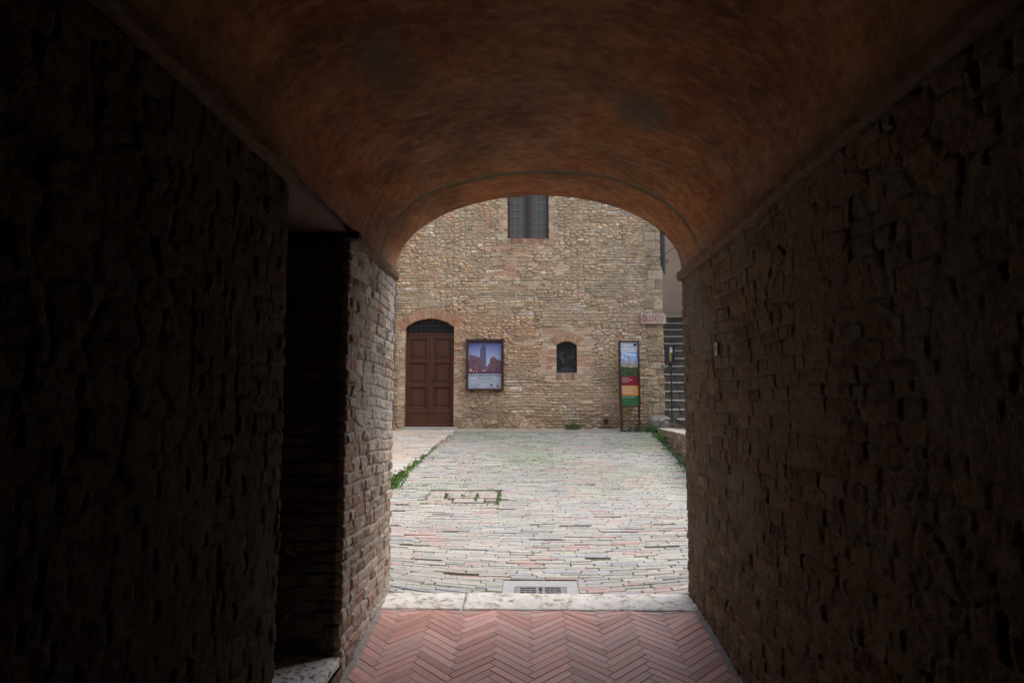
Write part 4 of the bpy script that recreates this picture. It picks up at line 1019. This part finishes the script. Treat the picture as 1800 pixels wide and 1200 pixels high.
bx = Matrix.Translation((sx_-.01, sy_, ZT+1.5)) @ Matrix.Rotation(math.radians(50), 4, 'Z')
g = MB(); hw_, hh = .115, .185
g.box(-hw_, hw_, -.04, .07, -hh, -hh+.02, M=bx); g.box(-hw_, hw_, -.04, .07, hh-.02, hh, M=bx); g.box(-hw_, -hw_+.02, -.04, .07, -hh+.02, hh-.02, M=bx); g.box(hw_-.02, hw_, -.04, .07, -hh+.02, hh-.02, M=bx); g.box(-hw_+.02, hw_-.02, .0, .069, -hh+.02, hh-.02, M=bx)
g.box(-.05, -.035, -.01, .02, -hh-.09, -hh, M=bx); g.box(.035, .05, -.01, .02, -hh-.09, -hh, M=bx); g.box(-.05, .05, -.01, .02, -hh-.10, -hh-.085, M=bx)
g.build('notice_box', M['iron'], stand)
g = MB()
def NB(u0, u1, v0, v1, m, d=0): g.quad([tuple(bx @ Vector((-.095+.19*u, -.002-d, -.165+.33*v))) for u, v in ((u0, v0), (u1, v0), (u1, v1), (u0, v1))], m)
NB(0, 1, .62, 1, 0); NB(0, .5, .1, .62, 7); NB(.5, 1, .1, .62, 8); NB(0, 1, 0, .1, 6); NB(.12, .8, .80, .82, 9, .001); NB(.12, .6, .74, .755, 9, .001)
g.build('notice', tm, stand, fix=False)

# ------------------------------------------------------------------ plants
def weed(name, label, c, n, rx, ry, h, m, leaf=.03, seed=1, group=None, spread=None):
    r = random.Random(seed); V, F = [], []
    t = thing(name, label, 'plant', c, group)
    for k in range(n):
        a = r.uniform(0, 6.283); q = math.sqrt(r.random()); x = c[0]+rx*q*math.cos(a); y = c[1]+ry*q*math.sin(a)
        z = c[2]+h*r.random()**1.2*(1-.55*q)+.005
        L_ = leaf*r.uniform(.6, 1.3); w_ = L_*r.uniform(.35, .55); d = Vector((r.gauss(0, 1), r.gauss(0, 1), r.uniform(-.1, 1.1))).normalized()
        s_ = d.cross(Vector((r.gauss(0, 1), r.gauss(0, 1), r.gauss(0, 1)))).normalized()*w_*.5
        p = Vector((x, y, z)); i = len(V)
        V += [tuple(p), tuple(p+d*L_*.5+s_), tuple(p+d*L_), tuple(p+d*L_*.5-s_)]; F.append((i, i+1, i+2, i+3))
    me = np_mesh('foliage', np.array(V)-np.array(c), np.array(F)); link('foliage', me, m, t)
    for k in range(5):
        a = r.uniform(0, 6.283); g = MB(); g.tube([(c[0]+rx*.2*math.cos(a), c[1]+ry*.2*math.sin(a), c[2]-.01), (c[0]+rx*.6*math.cos(a), c[1]+ry*.6*math.sin(a), c[2]+h*.6)], .003, 4); g.build('stem', M['leafdark'], t)
    return t
weed('weed', 'bushy green weed at the foot of the wall below the small window', (.89, 14.47, .935), 330, .17, .08, .17, M['leaf'], .04, 2, 'weeds')
weed('weed', 'low grey-green creeping weed between the legs of the totem', (2.12, 14.22, .905), 420, .22, .1, .12, M['leafdark'], .032, 3, 'weeds')
weed('weed', 'bright green tuft beside the boulder at the house corner', (2.50, 14.20, .91), 420, .16, .12, .15, M['leaf'], .036, 4, 'weeds')
weed('weed', 'green weeds trailing along the base of the low brick wall', (2.50, 13.4, .82), 380, .10, .55, .11, M['leaf'], .035, 6, 'weeds')
# grass along the kerb, left
r = random.Random(9); V_, F_ = [], []
def blade(x, y, z, h, wd, fl=0):
    a = r.uniform(0, 6.283); d = Vector((math.cos(a), math.sin(a), 0)); ln = r.uniform(.3, 1.0)*h; i = len(V_)
    n = Vector((-d.y, d.x, 0))*wd; p = Vector((x, y, z))
    V_.extend([tuple(p-n), tuple(p+n), tuple(p+d*ln*.4+Vector((0, 0, h*.7))+n*.8), tuple(p+d*ln+Vector((0, 0, h*.8)))]); F_.append((i, i+1, i+2, i+3))
for k in range(1000):
    t = r.random()**2.2; x = KA[0]+(KB[0]-KA[0])*t+r.gauss(.03, .02+.055*(1-t)**2); y = KA[1]-.1+(KB[1]-KA[1]+.1)*t+r.gauss(0, .06)
    blade(x, y, float(zg(x, y))-.005, r.uniform(.03, .10)*(1.15-.75*t), .006)
tuft = []
for k in range(700):
    for _ in range(20):
        x = r.uniform(-2.6, 2.4); y = r.uniform(6.2, 14.2)
        den = float(vn(np.array([x*.8+3]), np.array([y*.55]), 19)[0])*.9+.35*min(max((y-8.5)/3, -.7), 1)
        if den > .55+r.uniform(-.12, .2): break
    else: continue
    tuft.append((x, y))
for (x, y) in tuft:
    L_ = r.uniform(.03, .16)
    for q in range(int(8+L_*90)):
        xx = x+r.uniform(-L_, L_); yy = y+r.gauss(0, .006); blade(xx, yy, float(zg(xx, yy))-.004, r.uniform(.008, .022), .004)
for (pa, pb_, n_) in (((740, 886), (878, 889), 60), ((880, 862), (875, 888), 110), ((760, 861), (738, 886), 20), ((786, 868), (783, 876), 50), ((840, 868), (836, 880), 70), ((811, 870), (816, 872), 20)):
    a = ground_hit(*pa); b = ground_hit(*pb_)
    for k in range(n_):
        t = r.random(); x = a[0]+(b[0]-a[0])*t+r.gauss(0, .012); y = a[1]+(b[1]-a[1])*t+r.gauss(0, .014); blade(x, y, float(zg(x, y))-.004, r.uniform(.012, .035), .005)
for k in range(550):
    y = r.uniform(9.6, 14.1); x = low_wall_x(y)+.02-abs(r.gauss(0, .05)); blade(x, y, float(zg(x, y))-.004, r.uniform(.01, .06), .005)
me = np_mesh('grass', np.array(V_), np.array(F_)); o = link('grass', me, M['leaf']); tag(o, 'green grass and moss growing in the paving joints', 'grass', kind='stuff')
